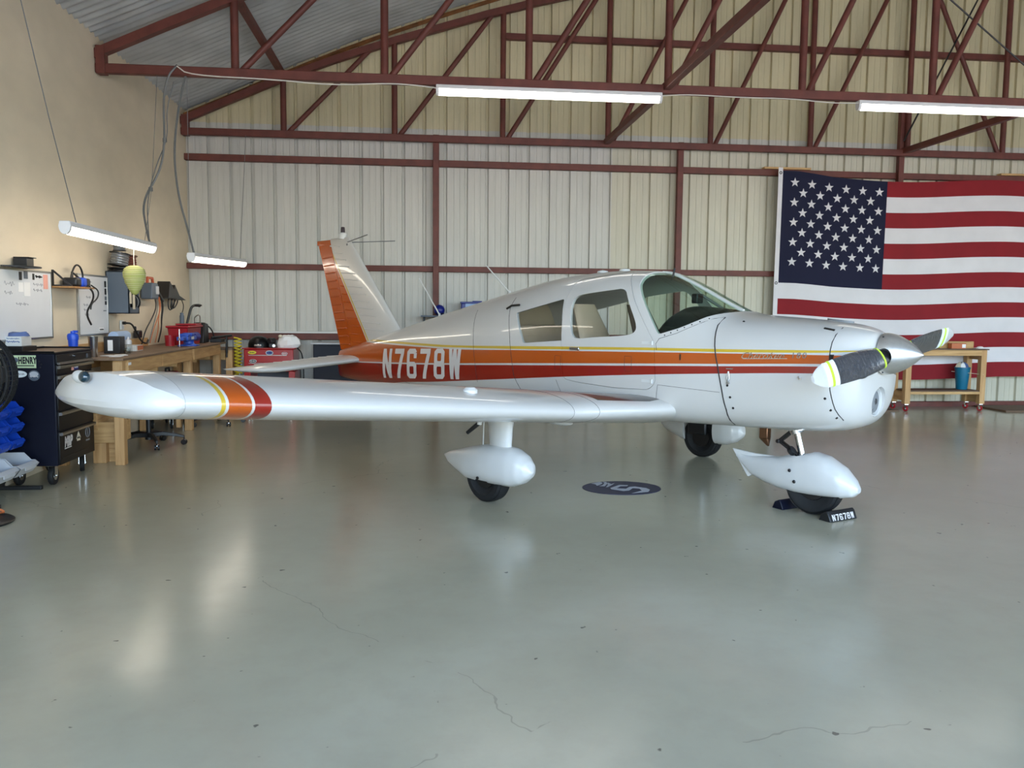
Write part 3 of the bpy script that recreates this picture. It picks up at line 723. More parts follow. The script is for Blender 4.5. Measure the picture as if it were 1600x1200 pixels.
def regmap(u, v):
    x = -3.43 + u * (1.615); zb = .708 + .098 * u; zt = 1.046 + .07 * u
    z = zb + (zt - zb) * v; x += .012 * (v - .5)
    return (x, -(fhalf(x, z) + .0035), z)
m_ = MB(); put_reg(m_, 'N7678W', regmap); ap('registration_lettering', m_, M['numwhite'], fus_o, smooth=False)
def scr(x0_, z0_, sl):
    def f_(u, v):
        x = x0_ + u; z = z0_ + sl * u + v; return (x, -(fhalf(x, z) + .004), z)
    return f_
m_ = MB(); put_text(m_, 'Cherokee', .066, scr(1.362, 1.166, .045), shear=.35, xs=1.18, spacing=1.02); put_text(m_, '180', .060, scr(1.735, 1.184, .045), spacing=1.3)
x_ = np.linspace(1.375, 1.70, 12); m_.ring([[(x, -(fhalf(x, 1.168 + .045 * (x - 1.362)) + .004), 1.164 + .045 * (x - 1.362) + q) for q in (0, .005)] for x in x_], close=False, caps=False)
ap('name_badge', m_, M['chrome'], cowl_o, smooth=False)

# ---- cabin: seats, glareshield, mirror
def seat(y, mat, x=-.30):
    m_ = MB()
    R = []
    for k in range(9):
        t = k / 8; z = .98 + t * .58; xx = x + .30 - .27 * t; w = .20 - .06 * max(0, t - .5) / .5; d = .10 - .03 * t
        R.append([(xx + d * math.cos(a) * .6, y + w * math.copysign(abs(math.sin(a)) ** .6, math.sin(a)), z) for a in np.linspace(0, 2 * PI, 16, endpoint=False)])
    m_.ring(R); s_ = ap('seat_back', m_, mat)
    m_ = MB(); m_.box(x + .25, y - .23, .86, x + .72, y + .23, 1.0); ap('seat_cushion', m_, mat, bevel=.04)
    m_ = MB(); xa, za = x + .14, 1.30; m_.box(xa - .1, y - .2, za - .008, xa + .1, y + .2, za + .008)
    return s_
seat(-.27, M['beige'], -.40); seat(.27, M['brown'], -.22)
m_ = MB(); m_.box(-1.25, -.50, .86, -.95, .50, 1.36); ap('rear_bench', m_, M['beige'], bevel=.05)
m_ = MB(); m_.ring([[(-1.38 + .02 * e, y * .97, z) for _, y, z in section(-1.38, 40)] for e in (0, 1)]); ap('rear_bulkhead', m_, M['beige'])
for s_ in (-1, 1):
    m_ = MB(); m_.ring([[(x, s_ * (fhalf(x, z) - d), z) for z, d in ((.75, .034), (1.19, .036), (1.19, .046), (.75, .046))] for x in np.linspace(-1.36, 1.0, 20)]); ap('side_trim', m_, M['beige'])
R = []
for x in np.linspace(.54, 1.10, 10):
    q = (x - .54) / .56; top = 1.56 - .05 * q; row = []
    for y in np.linspace(-.49, .49, 21):
        lim = fhalf(x, 1.3) - .05; yy = max(-lim, min(lim, y)); z = min(top - .17 * abs(y / .5) ** 2.6 - .12 * max(0, 1 - q * 4) ** 2, ftop(x, yy) - .045); row.append((x, yy, z))
    R.append(row + [(x, row[-1][1], 1.10), (x, row[0][1], 1.10)])
m_ = MB(); m_.ring(R); ap('glareshield', m_, M['glareshield'])
m_ = MB(); m_.box(.60, -.045, 1.57, .66, .045, 1.65); ap('compass', m_, M['black'], bevel=.01)
m_ = MB(); m_.cyl((.64, .05, 1.64), (.85, .12, 1.50), .012); ap('windshield_brace', m_, M['greyplastic'])

# ---- wings
def airfoil(n=26, t=.15, mc=.02, p=.42):
    X = [.5 * (1 - math.cos(PI * i / n)) for i in range(n + 1)]; up, lo = [], []
    for x in X:
        yt = 5 * t * (.2969 * math.sqrt(x) - .126 * x - .3516 * x * x + .2843 * x ** 3 - .1036 * x ** 4)
        yc = mc / p ** 2 * (2 * p * x - x * x) if x < p else mc / (1 - p) ** 2 * (1 - 2 * p + 2 * p * x - x * x)
        up.append((x, yc + yt)); lo.append((x, yc - yt))
    return up, lo
UP, LO = airfoil()
ZR, DIH = .618, .094
def wz(a): return ZR + DIH * a
def wle(a): return .55 if a > 1.38 else .55 + (1.38 - a) * .30
def wsec(a, sgn, inc=math.radians(2.0)):
    le = wle(a); te = -1.055; c = le - te; z0 = wz(a) + .015
    tt = 1.605 / c
    pts = UP[::-1] + LO[1:-1]
    out = []
    for x, z in pts:
        X = le - x * c; Z = z0 + z * c * tt - (x * c) * math.sin(inc)
        Z += max(0, 1.38 - a) * .072 * max(0, 1 - x / .45) ** 1.5
        out.append((X, sgn * a, Z))
    return out
SEAM_Y = 4.262
def tip_over(xc):     # planform overhang of the tip, metres, along the chord fraction
    return .36 * min(1, (xc / .42)) ** .55 if xc < .42 else .36 - .10 * ((xc - .42) / .58) ** 2
def wing(sgn):
    m_ = MB(); ys = list(np.linspace(.40, 1.38, 8)) + list(np.linspace(1.45, SEAM_Y, 14))
    m_.ring([wsec(a, sgn) for a in ys]); w = ap('wing', m_, M['wing'], angle=50)
    s0 = wsec(SEAM_Y, sgn); nU = len(UP); U = s0[:nU][::-1]; Lw = [s0[0]] + [s0[(nU - 1) + k] for k in range(0)]  # upper from LE to TE
    lower = [s0[nU - 1]] + s0[nU:] + [s0[0]]         # lower from LE to TE
    K = 12; rows = []
    for i in range(nU):
        xc = UP[i][0]; rg = float(np.interp(xc, [0, .02, .05, .2, .4, .6, .78, 1], [0, .05, .11, .185, .25, .245, .17, .06])); bg = float(np.interp(xc, [0, .01, .03, .08, .2, .4, .6, .78, 1], [0, .07, .13, .21, .285, .34, .31, .235, .10]))
        bg = max(bg, rg); u = Vector(U[i]); l = Vector(lower[i]); hz = u.z - l.z; row = []
        ctl = [(0, 0), (.45 * bg, .0), (1.06 * bg, .02), (1.10 * bg, .50), (rg + .35 * (bg - rg), .86), (rg, 1.0)]
        for k in range(K + 1):                        # full blunt face from the underside up to the sharp upper ridge
            f_ = k / K; c_ = [tuple(q) for q in ctl]
            while len(c_) > 1: c_ = [(p[0] * (1 - f_) + q[0] * f_, p[1] * (1 - f_) + q[1] * f_) for p, q in zip(c_, c_[1:])]
            row.append(Vector((u.x, sgn * (SEAM_Y + c_[0][0]), l.z + hz * c_[0][1])))
        for k in range(1, 5):
            f_ = 1 - k / 4; row.append(Vector((u.x, sgn * (SEAM_Y + rg * f_), u.z)))
        rows.append(row)
    t = MB(); t.ring(rows, True, False); ap('wing_tip', t, M['white'], w, angle=20)
    m_ = MB(); m_.tube([(x, y, z) for x, y, z in s0[2:-2]] , .0008, 4); ap('panel_seam', m_, M['greyplastic'], w)
    m_ = MB(); m_.tube([(x, y, z) for x, y, z in wsec(1.20, sgn)[3:-3]], .0016, 4); m_.tube([(x, y, z) for x, y, z in wsec(1.42, sgn)[3:-3]], .0016, 4); ap('panel_seam', m_, M['seam'], w)
    z = wz(4.262) + .128
    m_ = MB(); m_.sphere((.03, sgn * 4.55, z), .030, (1.2, .9, 1)); ap('navigation_light', m_, M['navred'] if sgn < 0 else P('nav_lens_left', (60, 8, 10), .1), w, label='dark navigation light lens')
    m_ = MB(); m_.sphere((-.06, sgn * 4.545, z - .004), .036, (2.0, .8, .9)); ap('light_fairing', m_, M['whiteplain'], w)
    # aileron and flap lines on the top skin
    m_ = MB()
    for a0, a1, xc in ((2.75, 4.2, .80), (.65, 2.7, .78)):
        for a in np.linspace(a0, a1, 2): pass
        j = min(range(nU), key=lambda i: abs(UP[i][0] - xc)); A, B_ = wsec(a0, sgn)[nU - 1 - j], wsec(a1, sgn)[nU - 1 - j]
        m_.cyl(A, B_, .003, n=5); 
        for e in (a0, a1):
            q = wsec(e, sgn)[:nU - j]; m_.tube(q, .003, 4)
    ap('control_surface_gap', m_, M['seam'], w)
    # fuel cap and stall tab
    m_ = MB(); c_ = wsec(2.25, sgn)[nU - 7]; m_.lathe([(.001, -.01), (.05, -.01), (.05, .012), (.03, .03), (.001, .032)], (c_[0], c_[1], c_[2])); ap('fuel_cap', m_, M['whiteplain'], w)
    # main gear leg, pant, tyre
    y = sgn * 1.524; xg = -.246
    m_ = MB(); R = []
    for z, c, th in ((.80, .30, .16), (.66, .24, .13), (.60, .22, .115), (.40, .19, .10)):
        R.append([(-.10 + c / 2 * math.cos(a) * (1.0 if math.cos(a) > 0 else 1.25), y + th / 2 * math.sin(a), z) for a in np.linspace(0, 2 * PI, 18, endpoint=False)])
    m_.ring(R); ap('gear_leg_fairing', m_, M['white'])
    TOPP = [(-.77, .315), (-.70, .345), (-.593, .372), (-.437, .415), (-.249, .455), (-.104, .468), (.044, .455), (.14, .418), (.205, .367), (.232, .30)]
    BOT = [(-.77, .295), (-.70, .248), (-.593, .205), (-.437, .150), (-.249, .150), (-.104, .152), (.044, .160), (.14, .195), (.205, .245), (.232, .285)]
    HW = [.012, .045, .075, .112, .135, .140, .130, .105, .065, .015]
    R = []
    for (x, zt), (_, zb), hw in zip(TOPP, BOT, HW):
        zc = (zt + zb) / 2; R.append([(x, y + hw * math.copysign(abs(math.cos(a)) ** .8, math.cos(a)), zc + (zt - zb) / 2 * math.copysign(abs(math.sin(a)) ** .85, math.sin(a))) for a in np.linspace(0, 2 * PI, 24, endpoint=False)])
    R2 = []
    for i in range(len(R) - 1):
        for k in range(4): R2.append([tuple(Vector(p).lerp(Vector(q), k / 4)) for p, q in zip(R[i], R[i + 1])])
    R2.append(R[-1])
    pm = MB(); pm.ring(R2); pmesh = rawmesh(pm, [M['white']])
    wc = MB(); wc.cyl((xg, y - .072, .200), (xg, y + .072, .200), .218, n=32)
    nc = MB(); nc.box(xg - .075, y - .2, .10, xg + .075, y + .2, .178)
    pmesh = boolean(pmesh, [rawmesh(wc), rawmesh(nc)])
    if sgn < 0: pant = link('wheel_pant', smooth_mesh(pmesh, 40), AIR)
    else:
        cut = MB(); cut.box(-.42, y - .3, 0, -.06, y - .02, .6); pmesh = boolean(pmesh, [rawmesh(cut)]); pant = link('wheel_pant', smooth_mesh(pmesh, 40), AIR)
    m_ = MB(); m_.cyl((xg + .02, y + sgn * .132, .205), (xg + .02, y + sgn * .141, .205), .012, n=10); ap('pant_screw', m_, M['darkmetal'], pant)
    tyre(xg, y)
    # tie-down ring and brake hose / pitot
    m_ = MB(); m_.tube([(-.30, y - sgn * .0, wz(1.5) - .06), (-.31, y, .42)], .005); ap('brake_line', m_, M['whiteplain'])
    return w
def tyre(x, y, r=.210, w=.066):
    prof = [(.11, -w * .55), (r - .06, -w), (r - .025, -w * .98), (r - .006, -w * .62), (r, -w * .25), (r, w * .25), (r - .006, w * .62), (r - .025, w * .98), (r - .06, w), (.11, w * .55)]
    rot = Matrix.Rotation(PI / 2, 3, 'X')
    m_ = MB(); m_.lathe(prof, (x, y, r), 40, rot)
    t = ap('tyre', m_, M['rubber'])
    m_ = MB()
    for k in (-.045, -.022, 0, .022, .045): m_.torus((x, y + k, r), r - abs(k) * .12 - .001, .0025, 40, 5, rot)
    ap('tread_rib', m_, M['black'], t)
    m_ = MB(); m_.lathe([(.02, -.05), (.10, -.045), (.112, -.02), (.112, .02), (.10, .045), (.02, .05)], (x, y, r), 24, rot); ap('wheel_hub', m_, M['darkmetal'], t)
wing(-1); wing(1)
# pitot mast under the right wing, left gear hose and strut
m_ = MB(); m_.cyl((-.215, -1.63, .74), (-.24, -1.63, .62), .022, .020); m_.cyl((-.24, -1.63, .63), (-.345, -1.66, .545), .018, .015, mi=1); ap('pitot_mast', m_, [M['whiteplain'], M['black']])
m_ = MB(); m_.cyl((-.20, 1.47, .62), (-.22, 1.47, .30), .032); ap('gear_strut', m_, M['chrome'])
m_ = MB(); m_.tube(chaikin([(-.25, 1.42, .66), (-.42, 1.40, .56), (-.52, 1.42, .44), (-.40, 1.44, .36), (-.26, 1.45, .34)], 3, False), .013); ap('brake_hose', m_, M['black'])
m_ = MB(); m_.box(-.36, 1.40, .24, -.14, 1.44, .42); ap('brake_disc', m_, M['black'], bevel=.02)
m_ = MB(); m_.sphere((-.02, -.95, .60), .10, (1.4, .5, .25)); ap('belly_drain_fairing', m_, M['white'])

# ---- tail
def foil_pts(c, t, n=14):
    X = [.5 * (1 - math.cos(PI * i / n)) for i in range(n + 1)]
    f_ = lambda x: 5 * t * (.2969 * math.sqrt(x) - .126 * x - .3516 * x * x + .2843 * x ** 3 - .1036 * x ** 4)
    return [(x * c, f_(x) * c) for x in X[::-1]] + [(x * c, -f_(x) * c) for x in X[1:-1]]
def fin_x(z): return (-3.36 + (z - 1.22) * (-.945), -3.995 + (z - 1.13) * (-.756), -4.66 + (z - .985) * (-.376))   # leading edge, strip, trailing edge
def hinge_x(z): return -4.40 + (z - 1.08) * (-.352)
R = []
for z in np.linspace(1.0, 2.36, 16):
    le, _, te = fin_x(z); h = hinge_x(z); zz = max(z, 1.0); c = le - te; t = .085
    f_ = lambda x: 5 * t * (.2969 * math.sqrt(max(x, 0)) - .126 * x - .3516 * x * x + .2843 * x ** 3 - .1036 * x ** 4) * c
    n_ = 14; hs = (le - h) / c; X = [hs * .5 * (1 - math.cos(PI * i / n_)) for i in range(n_ + 1)]
    R.append([(le - x * c, f_(x), z) for x in X[::-1]] + [(le - x * c, -f_(x), z) for x in X[1:]])
for sc, dz in ((.75, .022), (.35, .034)):
    R.append([(q[0] * 1 - .010, q[1] * sc, 2.36 + dz) for q in R[15]])
m_ = MB(); m_.ring(R); fin_o = ap('fin', m_, M['fin'], angle=45)
R = []
for z in np.linspace(.985, 2.36, 12):
    le, _, te = fin_x(z); h = hinge_x(z) - .008; c = le - te; t = .085
    f_ = lambda x: 5 * t * (.2969 * math.sqrt(max(x, 0)) - .126 * x - .3516 * x * x + .2843 * x ** 3 - .1036 * x ** 4) * c
    hs = (le - h) / c; X = [hs + (1 - hs) * i / 5 for i in range(6)]
    R.append([(le - x * c, max(f_(x), .004), z) for x in X] + [(le - x * c, -max(f_(x), .004), z) for x in X[::-1]])
m_ = MB(); m_.ring(R); rud = ap('rudder', m_, M['orange'], angle=45)
m_ = MB(); zt = 2.36; le, _, te = fin_x(zt); m_.box(te - .01, -.016, zt - .045, hinge_x(zt) + .20, .016, zt + .02); ap('rudder_horn', m_, M['orange'], rud, bevel=.01)
def fin_half(x, z):
    le, _, te = fin_x(z); c = le - te; q = max((le - x) / c, 0)
    return 5 * .085 * (.2969 * math.sqrt(q) - .126 * q - .3516 * q * q + .2843 * q ** 3 - .1036 * q ** 4) * c
def bead(x0_, x1_, z0_, z1_, s_, r): return [(x, s_ * fin_half(x, z), z) for x, z in ((x0_ + (x1_ - x0_) * i / 4, z0_ + (z1_ - z0_) * i / 4) for i in range(5))]
for z in np.linspace(1.06, 2.16, 12):                     # pressed stiffening beads
    le, st, te = fin_x(z); h = hinge_x(z)
    for s_ in (-1, 1):
        m_ = MB(); m_.tube(bead(h - .035, te + .03, z, z - .012, s_, 0), .010, 6); ap('stiffener_bead', m_, M['orange'], rud)
        if z < 1.95:
            m_ = MB(); a0 = h + .02; m_.tube(bead(a0, st - .055, z + .03, z + .022, s_, 0), .006, 6); ap('stiffener_bead', m_, M['orange'], fin_o)
for z in np.linspace(1.26, 2.30, 13):
    le, st, te = fin_x(z)
    for s_ in (-1, 1):
        m_ = MB(); e = st + (le - st) * (.62 if z < 2 else .5); m_.tube(bead(st + .025, e, z, z - .02, s_, 0), .008, 6); ap('stiffener_bead', m_, M['white'], fin_o)
m_ = MB(); m_.lathe([(.055, 0), (.055, .05), (.048, .075), (.03, .082)], (-4.60, 0, 2.375)); ap('beacon_base', m_, M['whiteplain'], fin_o)
m_ = MB(); m_.lathe([(.028, 0), (.026, .05), (.022, .075), (.001, .08)], (-4.60, 0, 2.45)); ap('beacon_lens', m_, M['redlens'], fin_o)
m_ = MB(); m_.cyl((-4.50, -.01, 2.33), (-3.78, -.20, 2.37), .006, n=6); m_.cyl((-4.50, .01, 2.33), (-4.25, .55, 2.37), .006, n=6); m_.sphere((-4.47, -.02, 2.30), .016); ap('navigation_antenna', m_, M['cable'], fin_o)
# tail cone cap, dorsal edge, stabilator (a small bank as it stands)
m_ = MB(); m_.sphere((-4.62, 0, .86), .055, (1.6, .95, 1.6)); ap('tail_cone_cap', m_, M['orange'])
R = []
for y in (-1.53, -1.50, -1.44, -1.36, -1.2, -.8, -.4, -.06, .06, .4, .8, 1.2, 1.36, 1.44, 1.50, 1.53):
    a = abs(y); z = .893 + .068 * y
    le = -4.03 if a < 1.2 else -4.03 - .58 * ((a - 1.2) / .33) ** 2; te = -4.80
    R.append([(le - x, y, z + q) for x, q in foil_pts(le - te, .115 if a < 1.45 else .08)])
m_ = MB(); m_.ring(R); stab = ap('stabilator', m_, M['white'], angle=50)
for k in range(9):
    y = -1.15 + .125 * k; m_ = MB(); z = .893 + .068 * y; m_.tube([(-4.40, y, z + .040), (-4.76, y, z + .012)], .006, 5); ap('stiffener_bead', m_, M['white'], stab)

# ---- nose gear
NT_ = [(1.04, .392), (1.10, .375), (1.18, .372), (1.30, .388), (1.419, .400), (1.573, .452), (1.698, .466), (1.797, .446), (1.92, .378), (2.0, .300), (2.035, .25)]
NB_ = [(1.04, .352), (1.10, .290), (1.18, .226), (1.30, .186), (1.419, .160), (1.573, .142), (1.698, .142), (1.797, .146), (1.92, .155), (2.0, .175), (2.035, .208)]
NW_ = [.014, .022, .045, .075, .105, .128, .135, .132, .112, .072, .03]
R = []
for (x, zt), (_, zb), hw in zip(NT_, NB_, NW_):
    zc = (zt + zb) / 2; R.append([(x, hw * math.copysign(abs(math.cos(a)) ** .7, math.cos(a)), zc + (zt - zb) / 2 * math.copysign(abs(math.sin(a)) ** .8, math.sin(a))) for a in np.linspace(0, 2 * PI, 24, endpoint=False)])
R2 = []
for i in range(len(R) - 1):
    for k in range(4): R2.append([tuple(Vector(p).lerp(Vector(q), k / 4)) for p, q in zip(R[i], R[i + 1])])
R2.append(R[-1]); pm = MB(); pm.ring(R2)
wc = MB(); wc.cyl((1.70, -.074, .200), (1.70, .074, .200), .222, n=32)
tcut = MB(); tcut.cyl((1.585, 0, .40), (1.62, 0, .60), .085, n=24)
npant = link('wheel_pant', smooth_mesh(boolean(rawmesh(pm, [M['white']]), [rawmesh(wc), rawmesh(tcut)]), 40), AIR)
m_ = MB(); m_.prism([(1.005, .412), (1.20, .395), (1.42, .395), (1.36, .33), (1.16, .205), (1.145, .205)], lambda u, v, w: (u, w, v), -.012, .012); ap('pant_tail_fin', m_, M['white'], npant, bevel=.004)
for x, z in ((1.56, .325), (1.60, .245)):
    m_ = MB(); m_.sphere((x, -.132, z), .013, (1, .5, 1)); ap('pant_screw', m_, M['darkmetal'], npant)
tyre(1.70, 0, .212, .066)
m_ = MB(); m_.cyl((1.53, 0, .70), (1.545, 0, .60), .042); m_.cyl((1.545, 0, .60), (1.60, 0, .40), .026); m_.cyl((1.535, 0, .625), (1.548, 0, .59), .055); ap('nose_strut', m_, M['chrome'])
m_ = MB(); m_.beam((1.50, 0, .60), (1.405, 0, .515), .05, .026); m_.beam((1.405, 0, .52), (1.56, 0, .425), .045, .022); m_.cyl((1.405, -.04, .518), (1.405, .04, .518), .016); ap('torque_link', m_, M['darkmetal'], bevel=.005)
m_ = MB(); m_.cyl((1.545, -.05, .47), (1.52, -.05, .45), .035); ap('shimmy_damper', m_, M['black'])
m_ = MB(); m_.box(1.20, -.09, .618, 1.54, .09, .640); ap('strut_fairing_plate', m_, M['white'], bevel=.008)
m_ = MB(); m_.ring([[(x, y - .1, z) for x, y, z in ((1.30, -.03, z0_), (1.37, -.03, z0_), (1.37, .03, z0_), (1.30, .03, z0_))] for z0_ in (.64, .54)]); m_.add([(1.30, -.13, .54), (1.37, -.13, .54), (1.37, -.07, .54), (1.30, -.07, .54), (1.36, -.11, .48), (1.38, -.11, .48)], [(0, 1, 5, 4), (3, 2, 5, 4), (0, 3, 4), (1, 2, 5)]); ap('exhaust_stub', m_, M['bronze'], bevel=.006)

# ---- landing light, inlets, spinner, propeller
rotY = Matrix.Rotation(PI / 2, 3, 'Y')
m_ = MB(); m_.lathe([(.098, 0), (.106, .075), (.100, .075), (.084, .012), (.001, .010)], (2.05, -.01, .883), 28, rotY); ap('light_bezel', m_, M['whiteplain'], nose_o)
m_ = MB(); m_.lathe([(.082, 0), (.078, .018), (.04, .027), (.001, .03)], (2.098, -.01, .883), 28, rotY); ll = ap('landing_light', m_, M['greyplastic'], nose_o)
m_ = MB()
for k in range(3): m_.torus((2.126 - .005 * k, -.01, .883), .018 + .02 * k, .003, 24, 5, rotY)
for a in range(6): m_.cyl((2.128, -.01, .883), (2.116, -.01 + .072 * math.cos(a * PI / 3), .883 + .072 * math.sin(a * PI / 3)), .003, n=5)
ap('lens_ribs', m_, M['darkmetal'], nose_o)
m_ = MB(); m_.box(1.98, -.46, 1.02, 2.0, .46, 1.22); ap('engine_baffle', m_, M['black'], nose_o)
SPX, SPZ = 2.165, 1.222
m_ = MB(); prof = [(.001, 0), (.143, 0), (.145, .02)] + [(.145 * (1 - ((x - .02) / .245) ** 1.75) ** .92, x) for x in np.linspace(.04, .258, 14)] + [(.004, .263)]
m_.lathe(prof, (SPX, 0, SPZ), 40, rotY); spm = rawmesh(m_, [M['spinner']])
TILT = math.atan2(.238, 2.38)
rotX = Matrix.Rotation(TILT, 3, 'X')
cuts = []
for s_ in (-1, 1):
    q = MB(); q.sphere((SPX + .052, s_ * .165 * math.cos(TILT), SPZ + s_ * .165 * math.sin(TILT)), 1, (.052, .09, .062)); cuts.append(rawmesh(q))
spm = boolean(spm, cuts); spo = link('spinner', smooth_mesh(spm, 30), AIR)
for a in (.6, 1.1, 2.2, 3.6, 4.2, 5.3):
    m_ = MB(); m_.sphere((SPX + .022, .145 * math.cos(a), SPZ + .145 * math.sin(a)), .006); ap('spinner_screw', m_, M['darkmetal'], spo)
def blade(s_):
    st = [(.05, .070, .050, 40), (.13, .100, .045, 36), (.20, .120, .036, 31), (.30, .136, .030, 28), (.45, .150, .024, 25), (.65, .150, .019, 21), (.85, .140, .015, 18), (.98, .125, .012, 17)]
    def sec(r, c, t, ang):
        a = math.radians(ang); out = []
        for k in range(16):
            q = 2 * PI * k / 16; u = c / 2 * math.cos(q); v = t / 2 * math.sin(q)
            # chord along tangent (z for a level blade) rotated towards +x by the pitch angle
            du = (math.sin(a), math.cos(a) * s_); dv = (math.cos(a), -math.sin(a) * s_)
            p = Vector((u * du[0] + v * dv[0], s_ * r, u * du[1] + v * dv[1])); p = rotX @ p
            out.append((p.x + SPX + .055, p.y, p.z + SPZ))
        return out
    def interp(r): return [float(np.interp(r, [q[0] for q in st], [q[k] for q in st])) for k in (1, 2, 3)]
    def seg(name, r0, r1, mat, parent, grow_=0.0, n_=6, taper=None):
        m_ = MB(); R = []
        for i, r in enumerate(np.linspace(r0, r1, n_)):
            c, t, a = interp(r); c *= 1.08
            if taper: c *= 1 - taper * (i / (n_ - 1)) ** 2; t *= 1 - .6 * taper * (i / (n_ - 1))
            R.append(sec(r, c + grow_, t + grow_, a))
        m_.ring(R); return ap(name, m_, mat, parent, angle=60)
    root = seg('propeller_blade', .02, .24, M['darkmetal'], AIR)
    seg('blade_cover', .20, .90, M['cover'], root, .016, 14)
    seg('cover_band', .205, .225, M['ydkgreen'], root, .022, 2)
    seg('cover_band', .88, 1.03, M['tape_w'], root, .018, 4)
    seg('cover_band', .945, .975, M['ydkgreen'], root, .024, 2)
    seg('blade_tip_wrap', 1.0, 1.19, M['clearwrap'], root, .012, 7, .75)
blade(-1); blade(1)

# ------------------------------------------------------------------ wheel chocks and the floor emblem
def chock(name, label, cpos, ang, L=.30, txt=None, mat='black'):
    t = Thing(name, label, 'chock', (cpos[0], cpos[1], 0), 'wheel chocks at the nose wheel', ang)
    m_ = MB(); m_.prism([(-.055, 0), (.055, 0), (.03, .055), (-.012, .075), (-.03, .06)], lambda u, v, w: (w, u, v), -L / 2, L / 2)
    t.o.rotation_euler = (0, 0, ang); build('block', m_, M[mat], t.o, True, .006)
    return t
c1 = chock('wheel_chock', 'dark chock with white lettering in front of the nose wheel', (3.01, 5.735), .42, .29)
m_ = MB()
def chf(u, v):      # lettering on the sloping camera side of the chock
    return (-.115 + u * .23, -.055 + .025 * (.12 + v * .76) - .0015, .055 * (.12 + v * .76) + .002)
put_reg(m_, 'N7678W', chf, .78); build('lettering', m_, M['numwhite'], c1.o, False)
c2 = chock('wheel_chock', 'dark blue chock behind the nose wheel with its rope', (2.785, 6.11), .42, .20, mat='navy')
m_ = MB(); m_.tube([(.10, -.06, .02), (.16, -.25, .012), (.22, -.40, .02)], .006); build('rope', m_, M['black'], c2.o)
EM = Thing('floor_emblem', 'oval navy floor decal with grey number and wing marks', 'decal', (1.672, 6.893, 0))
m_ = MB(); R = [[(1.672 + .335 * math.cos(a), 6.893 + .275 * math.sin(a), z) for a in np.linspace(0, 2 * PI, 56, endpoint=False)] for z in (.0005, .003)]
m_.ring(R); EM.part('disc', m_, M['decal'], smooth=False)
def emq(u, v): return (1.672 + u, 6.893 + v, .006)
m_ = MB()
for poly in ([(-0.102, -0.02), (0.004, 0.102), (0.079, 0.088), (0.06, 0.043), (0.002, 0.046), (-0.049, -0.032), (0.024, -0.059), (0.071, 0.015), (0.124, 0.03), (0.204, -0.039), (0.219, -0.107), (0.181, -0.192), (0.046, -0.23800000000000002), (0.026, -0.235), (0.076, -0.194), (0.142, -0.133), (0.139, -0.062), (0.086, -0.041), (0.036, -0.127), (-0.017, -0.15), (-0.105, -0.074)],
    [(-0.228, 0.175), (-0.139, 0.235), (-0.125, 0.214), (-0.13, 0.167), (-0.174, 0.099), (-0.198, 0.077), (-0.196, 0.133)],
    [(-0.11, 0.24), (-0.08, 0.235), (-0.086, 0.164), (-0.135, 0.05), (-0.184, 0.053), (-0.137, 0.11), (-0.107, 0.189)],
    [(-0.075, 0.211), (-0.057, 0.138), (-0.017, 0.184), (-0.052, 0.115), (-0.114, 0.017), (-0.135, 0.009), (-0.097, 0.099)]):
    m_.add([emq(*p) for p in poly], [tuple(range(len(poly)))])
EM.part('emblem_marks', m_, M['decalgrey'], smooth=False)

# ------------------------------------------------------------------ flag on the back wall
FX0, FX1, FZ0, FZ1, FC = 5.45, 11.0, .475, 3.62, 7.225
FLAG = Thing('flag', 'large american flag hung flat on the back wall', 'flag', (FX0, YB - .2, FZ0))
def fl(x, s):          # s 0 bottom .. 1 top ; gathers of the cloth
    sag = .035 * math.sin((x - FX0) * 1.9 + .4) * s + .02 * math.sin((x - FX0) * .9)
    top = FZ1 + (.055 if x < FX0 + .3 else .055 * max(0, 1 - (x - FX0 - .3) / .6)) - .02 + .035 * math.sin((x - FX0) * 1.75 + 1.3)
    bot = FZ0 + .03 * math.sin((x - FX0) * 1.4 + 2)
    y = YB - .255 - .028 * math.sin(x * 3.1 + s * 1.5) * (1.15 - s) - .02 * math.sin(x * 7.3 + s * 4) * (1.1 - s)
    return (x + .05 * (1 - s) * (1 if x < FX0 + .2 else 0) * 0 - .0 * s, y, bot + (top - bot) * s)
def cloth(x0_, x1_, s0, s1, nx, ns, off=0.0):
    m_ = MB(); V = []
    for lay in (0, 1):
        for i in range(nx + 1):
            for j in range(ns + 1):
                p = fl(x0_ + (x1_ - x0_) * i / nx, s0 + (s1 - s0) * j / ns); V.append((p[0], p[1] - off + lay * .004, p[2]))
    N = (nx + 1) * (ns + 1); F = []
    for i in range(nx):
        for j in range(ns):
            a, b, c, d = i * (ns + 1) + j, (i + 1) * (ns + 1) + j, (i + 1) * (ns + 1) + j + 1, i * (ns + 1) + j + 1
            F += [(a, b, c, d), (N + d, N + c, N + b, N + a)]
    for i in range(nx):
        F.append((i * (ns + 1), N + i * (ns + 1), N + (i + 1) * (ns + 1), (i + 1) * (ns + 1))); a = i * (ns + 1) + ns; b = (i + 1) * (ns + 1) + ns; F.append((a, b, N + b, N + a))
    for j in range(ns):
        F.append((j, j + 1, N + j + 1, N + j)); a = nx * (ns + 1) + j; F.append((a, N + a, N + a + 1, a + 1))
    return m_.add(V, F)
for k in range(13):
    s1 = 1 - k / 13; s0 = 1 - (k + 1) / 13; xa = FC if k < 7 else FX0 + .06
    FLAG.part('stripe', cloth(xa, FX1, s0, s1, 46 if k < 7 else 60, 3), M['flagred' if k % 2 == 0 else 'flagwhite'], angle=80)
FLAG.part('canton', cloth(FX0 + .06, FC, 6 / 13, 1, 26, 10), M['flagblue'], angle=80)
